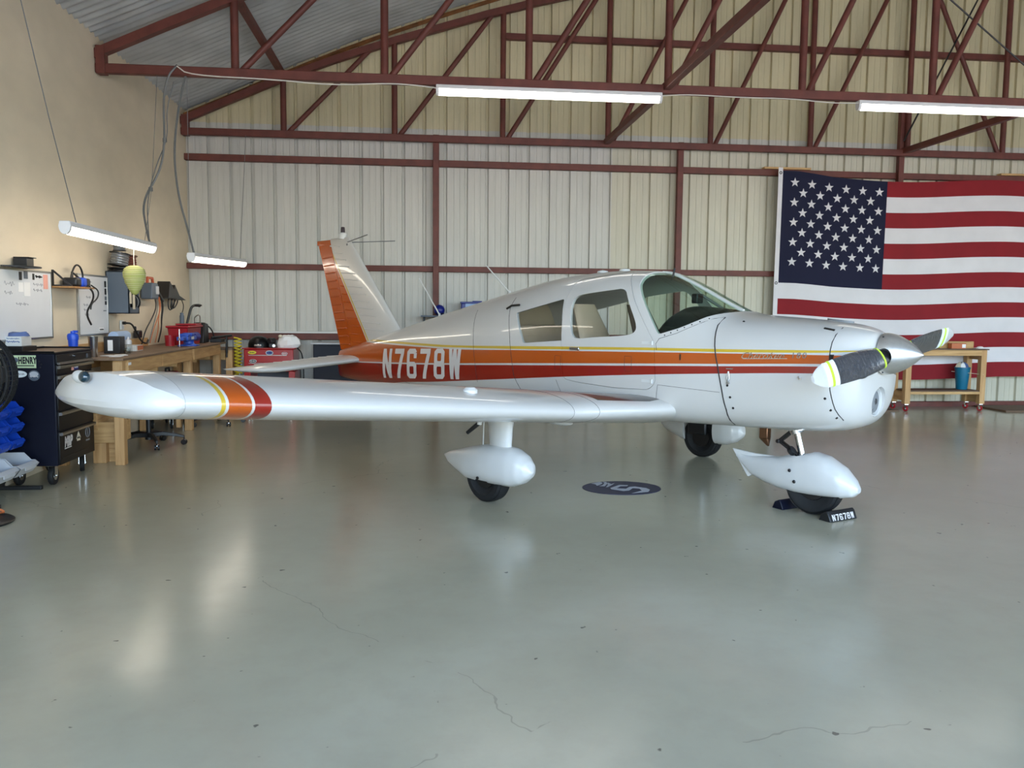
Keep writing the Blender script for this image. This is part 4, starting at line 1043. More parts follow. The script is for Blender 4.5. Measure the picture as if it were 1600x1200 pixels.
hd = MB(); hd.ring([[(fl(FX0 + .06, s)[0] - d - .05 * (1 - s) * 0 + .0, fl(FX0 + .06, s)[1] + e, fl(FX0 + .06, s)[2]) for d, e in ((0, -.004), (.07, -.004), (.07, .004), (0, .004))] for s in np.linspace(0, 1.015, 20)]); FLAG.part('header_band', hd, M['flagwhite'])
for s in (.46, .99):
    p = fl(FX0 + .06, s); m_ = MB(); m_.torus((p[0] - .035, p[1] - .006, p[2]), .018, .006, 16, 6, Matrix.Rotation(PI / 2, 3, 'X')); FLAG.part('grommet', m_, M['darkmetal'])
for r in range(9):
    nst = 6 if r % 2 == 0 else 5
    for c in range(nst):
        u = (.105 + .278 * c) + (0 if r % 2 == 0 else .139); s = 1 - (6 / 13 * 0 + .055 + r * .0476)
        x = FX0 + .06 + .09 + u; R_ = .074
        pts = []
        for k in range(10):
            a = PI / 2 + k * PI / 5; rr = R_ if k % 2 == 0 else R_ * .40; pts.append((rr * math.cos(a), rr * math.sin(a)))
        q = fl(x, s); m_ = MB(); m_.prism(pts, lambda u_, v_, w: (q[0] + u_, fl(x + u_, s)[1] - .010 + w, q[2] + v_), 0, .005); FLAG.part('star', m_, M['flagwhite'], smooth=False)
for (xa, xb, lab) in ((5.26, 6.02, 'thin board lying on the girt above the flag canton'), (9.2, 10.1, 'thin board lying on the girt at the right edge')):
    m_ = MB(); m_.box(xa, YB - .14, 3.733, xb, YB - .03, 3.765); tag(build('board', m_, M['pine_x'], None, True, .004), lab, 'board', 'boards on the girt')

# ------------------------------------------------------------------ lights
def batten(name, label, p0, p1, diff='diffuser', w=.09, clamps=True, group='fluorescent fixtures'):
    p0, p1 = Vector(p0), Vector(p1); t = Thing(name, label, 'light', (p0 + p1) / 2, group)
    d = (p1 - p0).normalized(); L = (p1 - p0).length; a = d.cross(Vector((0, 0, 1))).normalized(); u = a.cross(d)
    m_ = MB(); prof = [(-w / 2, 0), (w / 2, 0), (w / 2 * .8, .045), (-w / 2 * .8, .045)]
    m_.ring([[p + a * x + u * z for x, z in prof] for p in (p0, p1)]); t.part('housing', m_, M['housing'], bevel=.006)
    m_ = MB(); prof = [(-w * .42 * math.cos(q), -w * .62 * math.sin(q)) for q in np.linspace(0, PI, 9)]
    m_.ring([[p + a * x + u * z for x, z in prof] for p in (p0 + d * .03, p1 - d * .03)]); t.part('diffuser', m_, M[diff])
    for p, q in ((p0, p0 + d * .03), (p1 - d * .03, p1)):
        m_ = MB(); prof = [(-w * .46 * math.cos(k), -w * .66 * math.sin(k) + .004) for k in np.linspace(0, PI, 9)]
        m_.ring([[r + a * x + u * z for x, z in prof] for r in (p, q)]); t.part('end_cap', m_, M['housing'])
    return t
batten('strip_light', 'long lit strip light under the middle of the near truss', (.13, 9.53, 3.925), (2.68, 9.53, 3.925), w=.11)
batten('strip_light', 'long lit strip light under the near truss at the right edge', (5.02, 9.53, 3.925), (7.57, 9.53, 3.925), w=.11)
batten('strip_light', 'added unseen strip light under the near truss, beyond the right edge', (10.0, 9.53, 3.925), (12.5, 9.53, 3.925), w=.11)  # added lamp out of view, kept for the light it gives
l1 = batten('hanging_light', 'lit lamp hanging over the tool chest and whiteboards', (-2.855, 7.10, 2.135), (-2.865, 9.33, 2.13), 'diffuser_w', .10)
l2 = batten('hanging_light', 'lit lamp hanging over the far end of the workbench', (-2.63, 9.90, 2.075), (-2.54, 12.3, 2.14), 'diffuser_w', .10)
def hang(t, name, pts, r, mat, n=5): m_ = MB(); m_.tube(pts, r, n); return t.part(name, m_, M[mat])
hang(l1, 'hanging_chain', [(-2.86, 7.35, 2.18), (-2.86, 6.9, 2.95), (-2.87, 6.5, 3.75), (-2.87, 6.36, 4.0)], .004, 'cable')
hang(l1, 'hanging_chain', [(-2.86, 9.06, 2.18), (-2.85, 9.3, 2.75), (-2.84, 9.56, 4.0)], .003, 'cable')
hang(l1, 'conduit', chaikin([(-2.86, 9.22, 2.17), (-2.90, 9.25, 2.30), (-2.98, 9.38, 2.62), (-2.80, 9.46, 2.95), (-2.76, 9.5, 3.3), (-2.77, 9.5, 3.7), (-2.72, 9.5, 3.95), (-2.62, 9.52, 4.075)], 3, False), .012, 'cable', 6)
hang(l1, 'conduit', chaikin([(-2.85, 9.18, 2.17), (-2.88, 9.24, 2.34), (-2.92, 9.36, 2.62), (-2.86, 9.48, 3.0), (-2.73, 9.5, 3.3), (-2.74, 9.5, 3.6), (-2.66, 9.52, 3.9)], 3, False), .006, 'cable', 6)
for z, x in ((2.75, -2.90), (3.28, -2.76)):
    m_ = MB(); m_.cyl((x, 9.42 + (z - 2.7) * .12, z - .02), (x, 9.42 + (z - 2.7) * .12, z + .02), .022); l1.part('cable_tie', m_, M['cable'])
hang(l2, 'conduit', chaikin([(-2.62, 10.0, 2.12), (-2.66, 9.95, 2.35), (-2.74, 9.86, 2.75), (-2.74, 9.72, 3.2), (-2.64, 9.62, 3.7), (-2.56, 9.56, 3.95), (-2.50, 9.56, 4.07)], 3, False), .013, 'cable', 6)
hang(l2, 'hanging_chain', [(-2.62, 10.05, 2.12), (-2.65, 9.95, 2.3), (-2.55, 9.62, 4.0)], .003, 'cable')
hang(l2, 'hanging_chain', [(-2.55, 12.1, 2.18), (-2.56, 12.3, 2.7), (-2.56, 12.68, 3.98)], .004, 'cable')
m_ = MB(); m_.tube(chaikin([(-2.62, 9.50, 4.06), (-2.5, 9.505, 3.97), (-1.6, 9.51, 3.96), (-1.0, 9.51, 3.92), (-.4, 9.51, 3.965), (-.1, 9.51, 3.955), (.13, 9.52, 3.935)], 2, False), .007, 5)
tag(build('power_cable', m_, M['wcable']), 'white cable along the near truss left of the middle strip light', 'cable', 'white cables along the truss')
m_ = MB(); m_.tube(chaikin([(2.68, 9.52, 3.94), (3.0, 9.51, 3.965), (3.6, 9.51, 3.95), (4.2, 9.51, 3.96), (4.7, 9.51, 3.925), (5.02, 9.52, 3.94)], 2, False), .006, 5)
tag(build('power_cable', m_, M['wcable']), 'white cable along the near truss between the two strip lights', 'cable', 'white cables along the truss')

# ------------------------------------------------------------------ left wall: chest, fan, bins
CH = Thing('tool_chest', 'tall black rolling tool chest with stickers and silver drawer pulls', 'tool chest', (-3.24, 7.63, 0))
cx0, cx1, cy0, cy1 = -3.45, -3.035, 7.25, 8.02
m_ = MB(); m_.box(cx0, cy0, .17, cx1, cy1, 1.105); CH.part('cabinet_body', m_, [M['navy']], bevel=.006)
m_ = MB(); m_.box(cx0, cy0, 1.105, cx1 + .01, cy1, 1.118); m_.box(cx0, cy0, 1.118, cx0 + .012, cy1, 1.138); m_.box(cx0, cy0, 1.118, cx1, cy0 + .012, 1.128); m_.box(cx0, cy1 - .012, 1.118, cx1, cy1, 1.135); CH.part('top_tray', m_, M['blackgloss'], bevel=.003)
m_ = MB(); m_.box(cx0 + .02, cy0 + .02, 1.1185, cx1 - .005, cy1 - .02, 1.121); CH.part('liner', m_, M['ply'])
zs = [1.10, 1.015, .930, .785, .625, .455, .17]
for i in range(6):
    z1, z0 = zs[i] - .004, zs[i + 1] + .004
    m_ = MB(); m_.box(cx1 - .02, cy0 + .018, z0, cx1 + .012, cy1 - .018, z1); dr = CH.part('drawer', m_, M['blackgloss'], bevel=.004)
    m_ = MB()
    if i > 0 or True:
        zz = z0 + .012 if i == 0 else z1 - .022
    if i == 0: m_.box(cx1 + .012, cy0 + .03, z0 - .004, cx1 + .034, cy1 - .03, z0 + .014)
    else: m_.ring([[(cx1 + .012 + x, y, z1 - .012 + z) for x, z in ((0, .004), (.014, .008), (.026, 0), (.022, -.018), (0, -.02))] for y in (cy0 + .03, cy1 - .03)])
    CH.sub(dr, 'drawer_pull', m_, M['alu'])
    if i == 0:
        m_ = MB(); m_.cyl((cx1 + .012, 7.62, 1.072), (cx1 + .024, 7.62, 1.072), .012); CH.sub(dr, 'lock', m_, M['chrome'])
        m_ = MB(); m_.cyl((cx1 + .012, 7.90, 1.06), (cx1 + .0135, 7.90, 1.06), .022, n=6); CH.sub(dr, 'sticker', m_, M['grey'])
    if i == 1:
        m_ = MB(); m_.box(cx1 + .0125, 7.55, .950, cx1 + .0135, 7.60, .992); m_.box(cx1 + .0125, 7.60, .950, cx1 + .0136, 7.70, .992, 1); squig(m_, lambda u, v: (cx1 + .0142, 7.615 + u, .964 + v), .075, .016, 5, .003, 2)
        CH.sub(dr, 'sticker', m_, [M['pink'], M['darkblue'], M['numwhite']], smooth=False)
    if i == 5:
        m_ = MB(); put_text(m_, 'M&P', .115, lambda u, v: (cx1 + .0135, 7.36 + u, .315 + v), shear=.15, xs=.75, spacing=.9, bold=.007); m_.box(cx1 + .0125, 7.36, .295, cx1 + .0135, 7.50, .303); CH.sub(dr, 'sticker', m_, M['numwhite'], smooth=False)
        m_ = MB(); m_.prism([(7.60, .345), (7.70, .345), (7.65, .41)], lambda u, v, w: (w, u, v), cx1 + .0122, cx1 + .0135); m_.box(cx1 + .0125, 7.615, .325, cx1 + .0135, 7.685, .358); m_.cyl((cx1 + .012, 7.65, .425), (cx1 + .0135, 7.65, .425), .012); CH.sub(dr, 'sticker', m_, M['tag'], smooth=False)
        m_ = MB(); m_.torus((cx1 + .013, 7.85, .372), .045, .004, 20, 5, Matrix.Rotation(PI / 2, 3, 'Y')); m_.box(cx1 + .0125, 7.842, .335, cx1 + .0135, 7.858, .41); m_.box(cx1 + .0125, 7.81, .295, cx1 + .0135, 7.89, .310); CH.sub(dr, 'sticker', m_, M['greyplastic'], smooth=False)
        m_ = MB(); m_.box(cx1 + .012, cy0 + .06, .225, cx1 + .015, 7.86, .229); CH.sub(dr, 'trim_line', m_, M['darkmetal'])
# plate and stickers on the side that faces the door
ys = cy0 - .002
m_ = MB(); m_.box(-3.365, ys - .003, .99, -3.175, ys, 1.095); pl = CH.part('name_plate', m_, M['plate'], bevel=.002)
m_ = MB(); put_text(m_, 'HENRY', .074, lambda u, v: (-3.312 + u, ys - .004, 1.028 + v), xs=.56, spacing=1.1, bold=.004); m_.box(-3.35, ys - .004, 1.005, -3.19, ys - .003, 1.013); CH.sub(pl, 'lettering', m_, M['inkblack'], smooth=False)
m_ = MB(); m_.lathe([(.001, 0), (.022, 0), (.022, .003), (.001, .004)], (-3.335, ys - .003, 1.055), 16, Matrix.Rotation(PI / 2, 3, 'X')); CH.sub(pl, 'emblem', m_, M['grey'])
def disc(mb_, x, z, rx, rz, y, mi=0, n=24): 
    mb_.ring([[(x + rx * math.cos(a), y - d, z + rz * math.sin(a)) for a in np.linspace(0, 2 * PI, n, endpoint=False)] for d in (0, .002)], mi=mi)
m_ = MB(); disc(m_, -3.31, .94, .060, .028, ys); squig(m_, lambda u, v: (-3.35 + u, ys - .003, .933 + v), .08, .014, 7, .002, 1); CH.part('sticker', m_, [M['tape_w'], M['ink']], smooth=False, label='white oval sticker')
m_ = MB(); disc(m_, -3.195, .928, .045, .044, ys); disc(m_, -3.195, .940, .034, .022, ys - .002, 1); squig(m_, lambda u, v: (-3.226 + u, ys - .0045, .912 + v), .062, .016, 6, .002, 2); CH.part('sticker', m_, [M['grey'], M['ltgrey'], M['numwhite']], smooth=False, label='round grey sticker')
m_ = MB()
for x, z in ((-3.15, 1.045), (-3.135, 1.02), (-3.145, .995)): m_.cyl((x, ys + .002, z), (x, ys - .004, z), .006, n=8)
CH.part('rivet', m_, M['darkmetal'])
def caster(t, x, y, r=.075, w=.035, ang=0.0, mat='rubber', plate=.17):
    ax = Vector((math.cos(ang), math.sin(ang), 0)); c = Vector((x, y, r))
    m_ = MB(); rot = ax.to_track_quat('Z', 'Y').to_matrix()
    m_.lathe([(r * .45, -w * .5), (r * .93, -w * .5), (r, -w * .3), (r, w * .3), (r * .93, w * .5), (r * .45, w * .5)], c, 24, rot); wh = t.part('caster', m_, M[mat])
    m_ = MB(); m_.lathe([(.004, -w * .56), (r * .5, -w * .5), (r * .5, w * .5), (.004, w * .56)], c, 16, rot)
    for s_ in (-1, 1):
        p = c + ax * s_ * (w * .62); m_.beam(p - Vector((0, 0, .008)), p + Vector((0, 0, plate - r)), .004, r * .8, up=ax.cross(Vector((0, 0, 1))))
    m_.cyl(c - ax * w * .8, c + ax * w * .8, .008); m_.cb((x, y, plate - .005), (w * 2, w * 2, .01)); t.sub(wh, 'caster_fork', m_, M['chrome'])
for x, y, a in ((-3.11, 7.33, .05), (-3.11, 7.93, .35), (-3.38, 7.33, 0), (-3.38, 7.93, 0)): caster(CH, x, y, .078, .04, a)

GB = Thing('glove_box', 'white printed glove box with a blue towel on the tool chest', 'box', (-3.40, 7.42, 1.123))
m_ = MB(); m_.box(-3.455, 7.34, 1.165, -3.325, 7.52, 1.245); GB.part('carton', m_, M['whiteplain'], bevel=.003)
m_ = MB(); squig(m_, lambda u, v: (-3.44 + u, 7.339, 1.222 + v), .10, .012, 8, .002); squig(m_, lambda u, v: (-3.44 + u, 7.339, 1.195 + v), .10, .016, 6, .003); GB.part('print', m_, M['clothblue'], smooth=False)
TR = Thing('parts_tray', 'flat black tray under the white glove box', 'tray', (-3.40, 7.42, 1.121))
m_ = MB(); m_.box(-3.455, 7.30, 1.121, -3.30, 7.56, 1.163); TR.part('tray_body', m_, M['blackgloss'], bevel=.004)
R = [[(-3.40 + (.085 + .012 * math.sin(3 * a + k)) * math.cos(a) * (1 - .12 * k), 7.44 + (.08 + .01 * math.cos(4 * a)) * math.sin(a) * (1 - .12 * k), 1.2455 + .016 * k + .007 * math.sin(2 * a + k)) for a in np.linspace(0, 2 * PI, 18, endpoint=False)] for k in range(3)]
R[0] = [(x, y, 1.2455) for x, y, z in R[0]]
m_ = MB(); m_.ring(R); tag(build('shop_towel', m_, M['clothblue']), 'crumpled blue shop towel on top of the glove box', 'towel')

FAN = Thing('pedestal_fan', 'black pedestal fan at the left edge with ring guard', 'fan', (-3.08, 6.0, 0))
fc = Vector((-3.10, 6.0, 1.025)); fR = .315; rx = Matrix.Rotation(PI / 2, 3, 'X')
m_ = MB()
for k in range(13): m_.torus(fc + Vector((0, -.075 + .045 * (1 - ((k + 1) / 13) ** 2) * -1, 0)), .03 + (fR - .035) * k / 12, .0045, 40, 5, rx)
FAN.part('front_guard', m_, M['black'])
m_ = MB()
for k in range(7): m_.torus(fc + Vector((0, -.07 + .024 * k, 0)), fR + (.012 if k in (2, 3, 4) else 0), .006, 48, 6, rx)
for k in range(60):
    a = 2 * PI * k / 60; d = Vector((math.cos(a), 0, math.sin(a))); m_.tube([fc + d * (fR - .003) + Vector((0, -.075, 0)), fc + d * (fR + .012) + Vector((0, 0, 0)), fc + d * (fR - .003) + Vector((0, .075, 0))], .004, 4)
FAN.part('side_guard', m_, M['black'])
m_ = MB()
for k in range(10): m_.torus(fc + Vector((0, .08 + .012 * (1 - k / 10), 0)), .06 + (fR - .065) * k / 9, .0045, 40, 5, rx)
FAN.part('rear_guard', m_, M['black'])
for k in range(3):
    a = k * 2 * PI / 3; m_ = MB(); V = []
    R = []
    for r, w in ((.05, .06), (.14, .11), (.24, .13), (.285, .06)):
        d = Vector((math.cos(a), 0, math.sin(a))); q = Vector((-math.sin(a), 0, math.cos(a)))
        R.append([fc + d * r + q * w * u + Vector((0, .03 * u + e, 0)) for u, e in ((-.5, 0), (.5, 0), (.5, .004), (-.5, .004))])
    m_.ring(R); FAN.part('fan_blade', m_, M['darkmetal'])
m_ = MB(); m_.cyl(fc + Vector((0, .02, 0)), fc + Vector((0, .22, 0)), .07, .06); m_.cyl(fc + Vector((0, -.02, 0)), fc + Vector((0, .02, 0)), .04); FAN.part('motor', m_, M['black'])
m_ = MB(); m_.cyl((-3.13, 6.12, .03), (-3.13, 6.12, 1.0), .018); FAN.part('pole', m_, M['black'])
m_ = MB(); m_.lathe([(.245, 0), (.25, .012), (.235, .022), (.06, .035), (.03, .06)], (-3.09, 6.02, 0), 36); FAN.part('base_plate', m_, M['darkmetal'])
m_ = MB(); m_.tube(chaikin([(-3.08, 6.10, .07), (-3.0, 6.12, .09), (-2.93, 6.14, .05), (-3.02, 6.2, .03)], 2, False), .008); FAN.part('power_cord', m_, M['wire'])

RK = Thing('bin_rack', 'black stand for hanging parts bins at the left edge', 'rack', (-3.3, 6.75, 0))
m_ = MB(); m_.box(-3.43, 6.42, .05, -3.41, 7.16, .98); RK.part('louvred_panel', m_, M['black'])
for y in (6.45, 7.14):
    m_ = MB(); m_.beam((-3.43, y, 0.0), (-3.43, y, 1.0), .03, .03, up=(0, 1, 0)); RK.part('upright', m_, M['black'])
    m_ = MB(); m_.box(-3.455, y - .02, 0, -3.12, y + .02, .03); RK.part('foot', m_, M['black'], bevel=.004)
for z in (.22, .36, .49, .62):
    m_ = MB(); m_.box(-3.41, 6.43, z + .07, -3.40, 7.15, z + .085); RK.part('hook_rail', m_, M['darkmetal'])
def bin_(name, label, x, y, z, w, d, h, mat, group):
    t = Thing(name, label, 'bin', (x, y, z), group)
    m_ = MB(); pr = [(0, 0), (d * .82, 0), (d, h * .45), (d * .90, h * .62), (d * .80, h * .62), (d * .62, h), (0, h)]
    inn = [(.006, .006), (d * .80, .006), (d * .95, h * .44), (d * .89, h * .55), (d * .78, h * .55), (d * .6, h * .96), (.006, h * .96)]
    for s0, s1 in ((-w / 2, -w / 2 + .004), (w / 2 - .004, w / 2)): m_.prism(pr, lambda u, v, q: (x + u, y + q, z + v), s0, s1)
    m_.prism([(0, 0), (d * .82, 0), (d, h * .45), (d * .90, h * .62), (d * .87, h * .6), (d * .955, h * .45), (d * .80, .006), (.005, .006), (.005, h), (0, h)], lambda u, v, q: (x + u, y + q, z + v), -w / 2, w / 2)
    t.part('bin_body', m_, M[mat], bevel=.003)
    m_ = MB(); m_.box(x + d * .35, y - w * .3, z + .006, x + d * .7, y + w * .3, z + h * .4); t.part('contents', m_, M['greyplastic'], bevel=.004)
    m_ = MB(); m_.box(x + d * .985, y - w * .28, z + h * .28, x + d * 1.003, y + w * .28, z + h * .46); t.part('label_card', m_, M[mat])
    return t
bl = ['top', 'second', 'third', 'lowest']; pos = ['nearest', 'middle', 'farthest']
for r, z in enumerate((.615, .49, .36)):
    for c in range(3):
        bin_('storage_bin', '%s small blue bin in the %s row of the rack' % (pos[c], bl[r]), -3.40, 6.56 + .235 * c, z, .19, .175, .115, 'blue', 'blue bins on the rack')
for c in range(2):
    bin_('storage_bin', '%s large pale grey bin at the foot of the rack' % (('nearer', 'farther')[c]), -3.40, 6.57 + .34 * c, .17, .31, .30, .15, 'ltgrey', 'grey bins on the rack')

# ------------------------------------------------------------------ whiteboards, shelves, wall gear
def whiteboard(label, y0, y1, z0, z1, marks):
    t = Thing('whiteboard', label, 'whiteboard', (XL + .01, (y0 + y1) / 2, z0), 'whiteboards on the tan wall')
    m_ = MB(); m_.box(XL, y0, z0, XL + .016, y1, z1); t.part('board_face', m_, M['board'])
    for a in ((y0 - .012, z0 - .012, y1 + .012, z0 + .006), (y0 - .012, z1 - .006, y1 + .012, z1 + .012), (y0 - .012, z0, y0 + .006, z1), (y1 - .006, z0, y1 + .012, z1)):
        m_ = MB(); m_.box(XL, a[0], a[1], XL + .022, a[2], a[3]); t.part('frame_rail', m_, M['alu'], bevel=.002)
    marks(t); return t
fx = XL + .017
def note(t, y, z, w, h, mat, name='note'):
    m_ = MB(); m_.box(fx, y, z, fx + .002, y + w, z + h); return t.part(name, m_, M[mat])
def scrib(t, items):
    m_ = MB()
    for n_, y, z, s_ in items: squig(m_, lambda u, v: (fx + .001, y + u, z + v), n_ * s_ * .55, s_ * .6, n_, .0011)
    t.part('handwriting', m_, M['ink'], smooth=False)
def marks1(t):
    note(t, 7.62, 1.72, .05, .07, 'inkblack', 'magnet'); note(t, 7.71, 1.735, .07, .065, 'grey', 'magnet'); note(t, 7.87, 1.73, .035, .055, 'inkblack', 'magnet')
    note(t, 8.08, 1.655, .09, .13, 'pink'); note(t, 7.60, 1.62, .09, .08, 'paper'); note(t, 7.695, 1.585, .12, .12, 'paper')
    m_ = MB(); squig(m_, lambda u, v: (fx + .002, 7.93 + u, 1.75 + v), .12, .022, 5, .006); t.part('print', m_, M['inkblack'], smooth=False)
    scrib(t, [(7, 7.88, 1.675, .05), (6, 7.88, 1.625, .05), (8, 7.55, 1.50, .05), (4, 7.36, 1.66, .08), (4, 7.36, 1.59, .06)])
def marks2(t):
    scrib(t, [(5, 9.10, 1.745, .035), (4, 9.05, 1.58, .05), (3, 9.2, 1.54, .05), (5, 8.98, 1.50, .05), (4, 8.98, 1.45, .05), (4, 9.0, 1.40, .05)])
    for k, (z, h) in enumerate(((1.71, .065), (1.63, .065), (1.57, .04), (1.52, .04))): note(t, 9.55, z, .05, h, 'inkblack' if k != 2 else 'grey', 'magnet')
    note(t, 9.50, 1.45, .08, .012, 'ink', 'magnet'); note(t, 9.36, 1.232, .13, .045, 'paper', 'brand_card')
    m_ = MB(); squig(m_, lambda u, v: (fx + .003, 9.375 + u, 1.248 + v), .10, .014, 6, .004); t.part('print', m_, M['inkblack'], smooth=False)
whiteboard('larger whiteboard with papers above the tool chest', 7.05, 8.23, 1.215, 1.805, marks1)
whiteboard('narrower whiteboard between the shelf and the grey reel box', 8.85, 9.63, 1.21, 1.82, marks2)

t = Thing('wall_speaker', 'small black device on a flat black base over the whiteboard', 'speaker', (-3.38, 7.55, 1.83))
m_ = MB(); m_.ring([[(XL + (.20 + .0 * e) * abs(math.sin(a)) * (1 if math.sin(a) > 0 else 0), 7.58 + .24 * math.cos(a), z) for a in np.linspace(0, PI, 16)] for z in (1.823, 1.835)]); t.part('base_plate', m_, M['black'], bevel=.003)
m_ = MB(); m_.box(XL + .02, 7.52, 1.835, XL + .13, 7.65, 1.905); m_.box(XL + .02, 7.52, 1.905, XL + .15, 7.66, 1.912); t.part('speaker_body', m_, M['black'], bevel=.008)

SHF = Thing('bracket_shelf', 'small wooden wall shelf on black brackets between the whiteboards', 'shelf', (XL + .1, 8.58, 1.68))
m_ = MB(); m_.box(XL, 8.28, 1.672, XL + .19, 8.82, 1.688); SHF.part('shelf_board', m_, M['brownwood'], bevel=.002)
for y in (8.30, 8.74):
    m_ = MB(); m_.beam((XL + .008, y, 1.68), (XL + .008, y, 1.84), .02, .012, up=(0, 1, 0)); m_.beam((XL + .01, y, 1.835), (XL + .17, y, 1.69), .016, .014, up=(0, 1, 0)); m_.beam((XL, y, 1.693), (XL + .18, y, 1.693), .016, .01, up=(0, 1, 0)); SHF.part('bracket', m_, M['black'])
PT = Thing('headset', 'black and blue headset with a tall band on the wall shelf', 'headset', (XL + .1, 8.6, 1.69))
for y in (8.50, 8.72):
    m_ = MB(); m_.box(XL + .03, y - .06, 1.689, XL + .17, y + .06, 1.775); PT.part('ear_cup', m_, M['black'], bevel=.02)
m_ = MB(); m_.box(XL + .05, 8.57, 1.69, XL + .176, 8.68, 1.78); PT.part('pouch', m_, M['blue'], bevel=.02)
m_ = MB(); m_.tube(chaikin([(XL + .1, 8.47, 1.76), (XL + .1, 8.52, 1.84), (XL + .1, 8.60, 1.905), (XL + .1, 8.70, 1.895), (XL + .1, 8.76, 1.83), (XL + .1, 8.76, 1.76)], 3, False), .009); PT.part('head_band', m_, M['black'])
m_ = MB(); m_.tube(chaikin([(XL + .16, 8.70, 1.70), (XL + .20, 8.72, 1.66), (XL + .20, 8.76, 1.60), (XL + .19, 8.72, 1.53), (XL + .17, 8.66, 1.46), (XL + .16, 8.68, 1.40), (XL + .15, 8.80, 1.32)], 3, False), .010); PT.part('cord', m_, M['black'])
m_ = MB(); m_.tube(chaikin([(XL + .18, 8.75, 1.71), (XL + .22, 8.84, 1.66), (XL + .21, 8.83, 1.58), (XL + .19, 8.72, 1.53), (XL + .18, 8.72, 1.47)], 3, False), .007); PT.part('cord', m_, M['black'])

RB = Thing('reel_box', 'grey sheet-metal wall box holding wire reels', 'box', (XL + .15, 10.0, 1.43))
bx = (XL, 9.64, 1.425, XL + .24, 9.97, 1.89)
for a in ((bx[0], bx[1], bx[2], bx[3], bx[1] + .012, bx[5]), (bx[0], bx[4] - .012, bx[2], bx[3], bx[4], bx[5]), (bx[0], bx[1], bx[5] - .012, bx[3], bx[4], bx[5]), (bx[0], bx[1], bx[2], bx[3], bx[4], bx[2] + .012), (bx[0], bx[1], bx[2], bx[0] + .01, bx[4], bx[5]), (bx[3] - .012, bx[1], bx[2], bx[3], bx[4], bx[2] + .07), (bx[3] - .012, bx[1], bx[2], bx[3], bx[1] + .03, bx[5]), (bx[3] - .012, bx[4] - .03, bx[2], bx[3], bx[4], bx[5])):
    m_ = MB(); m_.box(*a); RB.part('sheet_panel', m_, M['grey'], bevel=.002)
m_ = MB(); m_.cyl((XL + .13, 9.66, 1.62), (XL + .13, 9.95, 1.62), .012); RB.part('reel_rod', m_, M['darkmetal'])
def reel(label, c, ax, r, w, wmat, fmat, grp):
    t = Thing('wire_reel', label, 'reel', c, grp); ax = Vector(ax).normalized(); c = Vector(c)
    for s_ in (-.5, .5):
        m_ = MB(); m_.cyl(c + ax * w * s_, c + ax * (w * s_ + .006 * (1 if s_ > 0 else -1)), r, n=24); t.part('flange', m_, M[fmat])
    m_ = MB(); m_.cyl(c - ax * w * .5, c + ax * w * .5, r * .72, n=20)
    rot = ax.to_track_quat('Z', 'Y').to_matrix()
    for k in range(5): m_.torus(c + ax * w * (-.4 + .2 * k), r * .74, .012, 20, 5, rot)
    t.part('winding', m_, M[wmat]); return t
reel('black reel in the grey wall box, nearest of its row', (XL + .12, 9.725, 1.72), (0, 1, 0), .10, .10, 'black', 'black', 'wire reels at the grey box')
reel('grey reel in the grey wall box beside the paper tags', (XL + .165, 9.88, 1.555), (0, 1, 0), .105, .09, 'greyplastic', 'black', 'wire reels at the grey box')
reel('silver reel standing on the grey wall box', (XL + .12, 9.74, 2.02), (.12, .1, 1), .115, .13, 'foil', 'darkmetal', 'wire reels at the grey box')
reel('copper coloured reel standing on the grey wall box', (XL + .12, 10.01, 2.00), (-.1, .08, 1), .105, .13, 'copper', 'bronze', 'wire reels at the grey box')
reel('small silver reel topmost over the grey wall box', (XL + .12, 9.74, 2.16), (0, 0, 1), .07, .08, 'foil', 'darkmetal', 'wire reels at the grey box')
reel('flat black reel lying on top of the grey wall box', (XL + .12, 9.80, 1.912), (0, 0, 1), .155, .03, 'black', 'black', 'wire reels at the grey box')
for i, (y, z, w, h, lab) in enumerate(((9.665, 1.535, .06, .13, 'shorter manila tag hanging on the grey wall box'), (9.755, 1.475, .075, .17, 'longer manila tag hanging on the grey wall box'))):
    t = Thing('paper_tag', lab, 'tag', (XL + .25, y, z), 'tags on the grey box')
    m_ = MB(); m_.prism([(y - w / 2, z), (y + w / 2, z), (y + w / 2, z + h - .02), (y + w / 4, z + h), (y - w / 4, z + h), (y - w / 2, z + h - .02)], lambda u, v, q: (q, u, v), XL + .247 + .004 * i, XL + .250 + .004 * i); t.part('card', m_, M['tag'], smooth=False)
    m_ = MB(); m_.tube([(XL + .252, y, z + h - .015), (XL + .25, y - .02, z + h + .06), (XL + .24, y - .07, z + h + .10)], .003); t.part('string', m_, M['wcable'])
LT = Thing('paper_lantern', 'green paper wasp-nest lantern hanging from the lamp', 'lantern', (-2.865, 8.73, 1.62))
prof = [(.012, 0), (.03, .012), (.060, .06), (.088, .12), (.104, .18), (.106, .215), (.096, .25), (.07, .275), (.035, .288), (.012, .29)]
m_ = MB(); P2 = []
for i in range(len(prof) - 1):
    for k in range(3): r, z = (prof[i][j] + (prof[i + 1][j] - prof[i][j]) * k / 3 for j in (0, 1)); P2.append((r + (.002 if k == 0 else 0), z))
P2.append(prof[-1]); m_.lathe(P2, (-2.865, 8.73, 1.62), 28); ln = LT.part('paper_shell', m_, M['lantern'], angle=80)
m_ = MB()
for z in np.linspace(.05, .275, 13): m_.torus((-2.865, 8.73, 1.62 + z), float(np.interp(z, [p[1] for p in prof], [p[0] for p in prof])) + .0005, .0018, 28, 4)
LT.sub(ln, 'wire_hoop', m_, M['tag'])
m_ = MB(); m_.tube([(-2.865, 8.73, 1.905), (-2.868, 8.735, 2.0), (-2.862, 8.73, 2.085)], .004); LT.part('string', m_, M['wcable'])

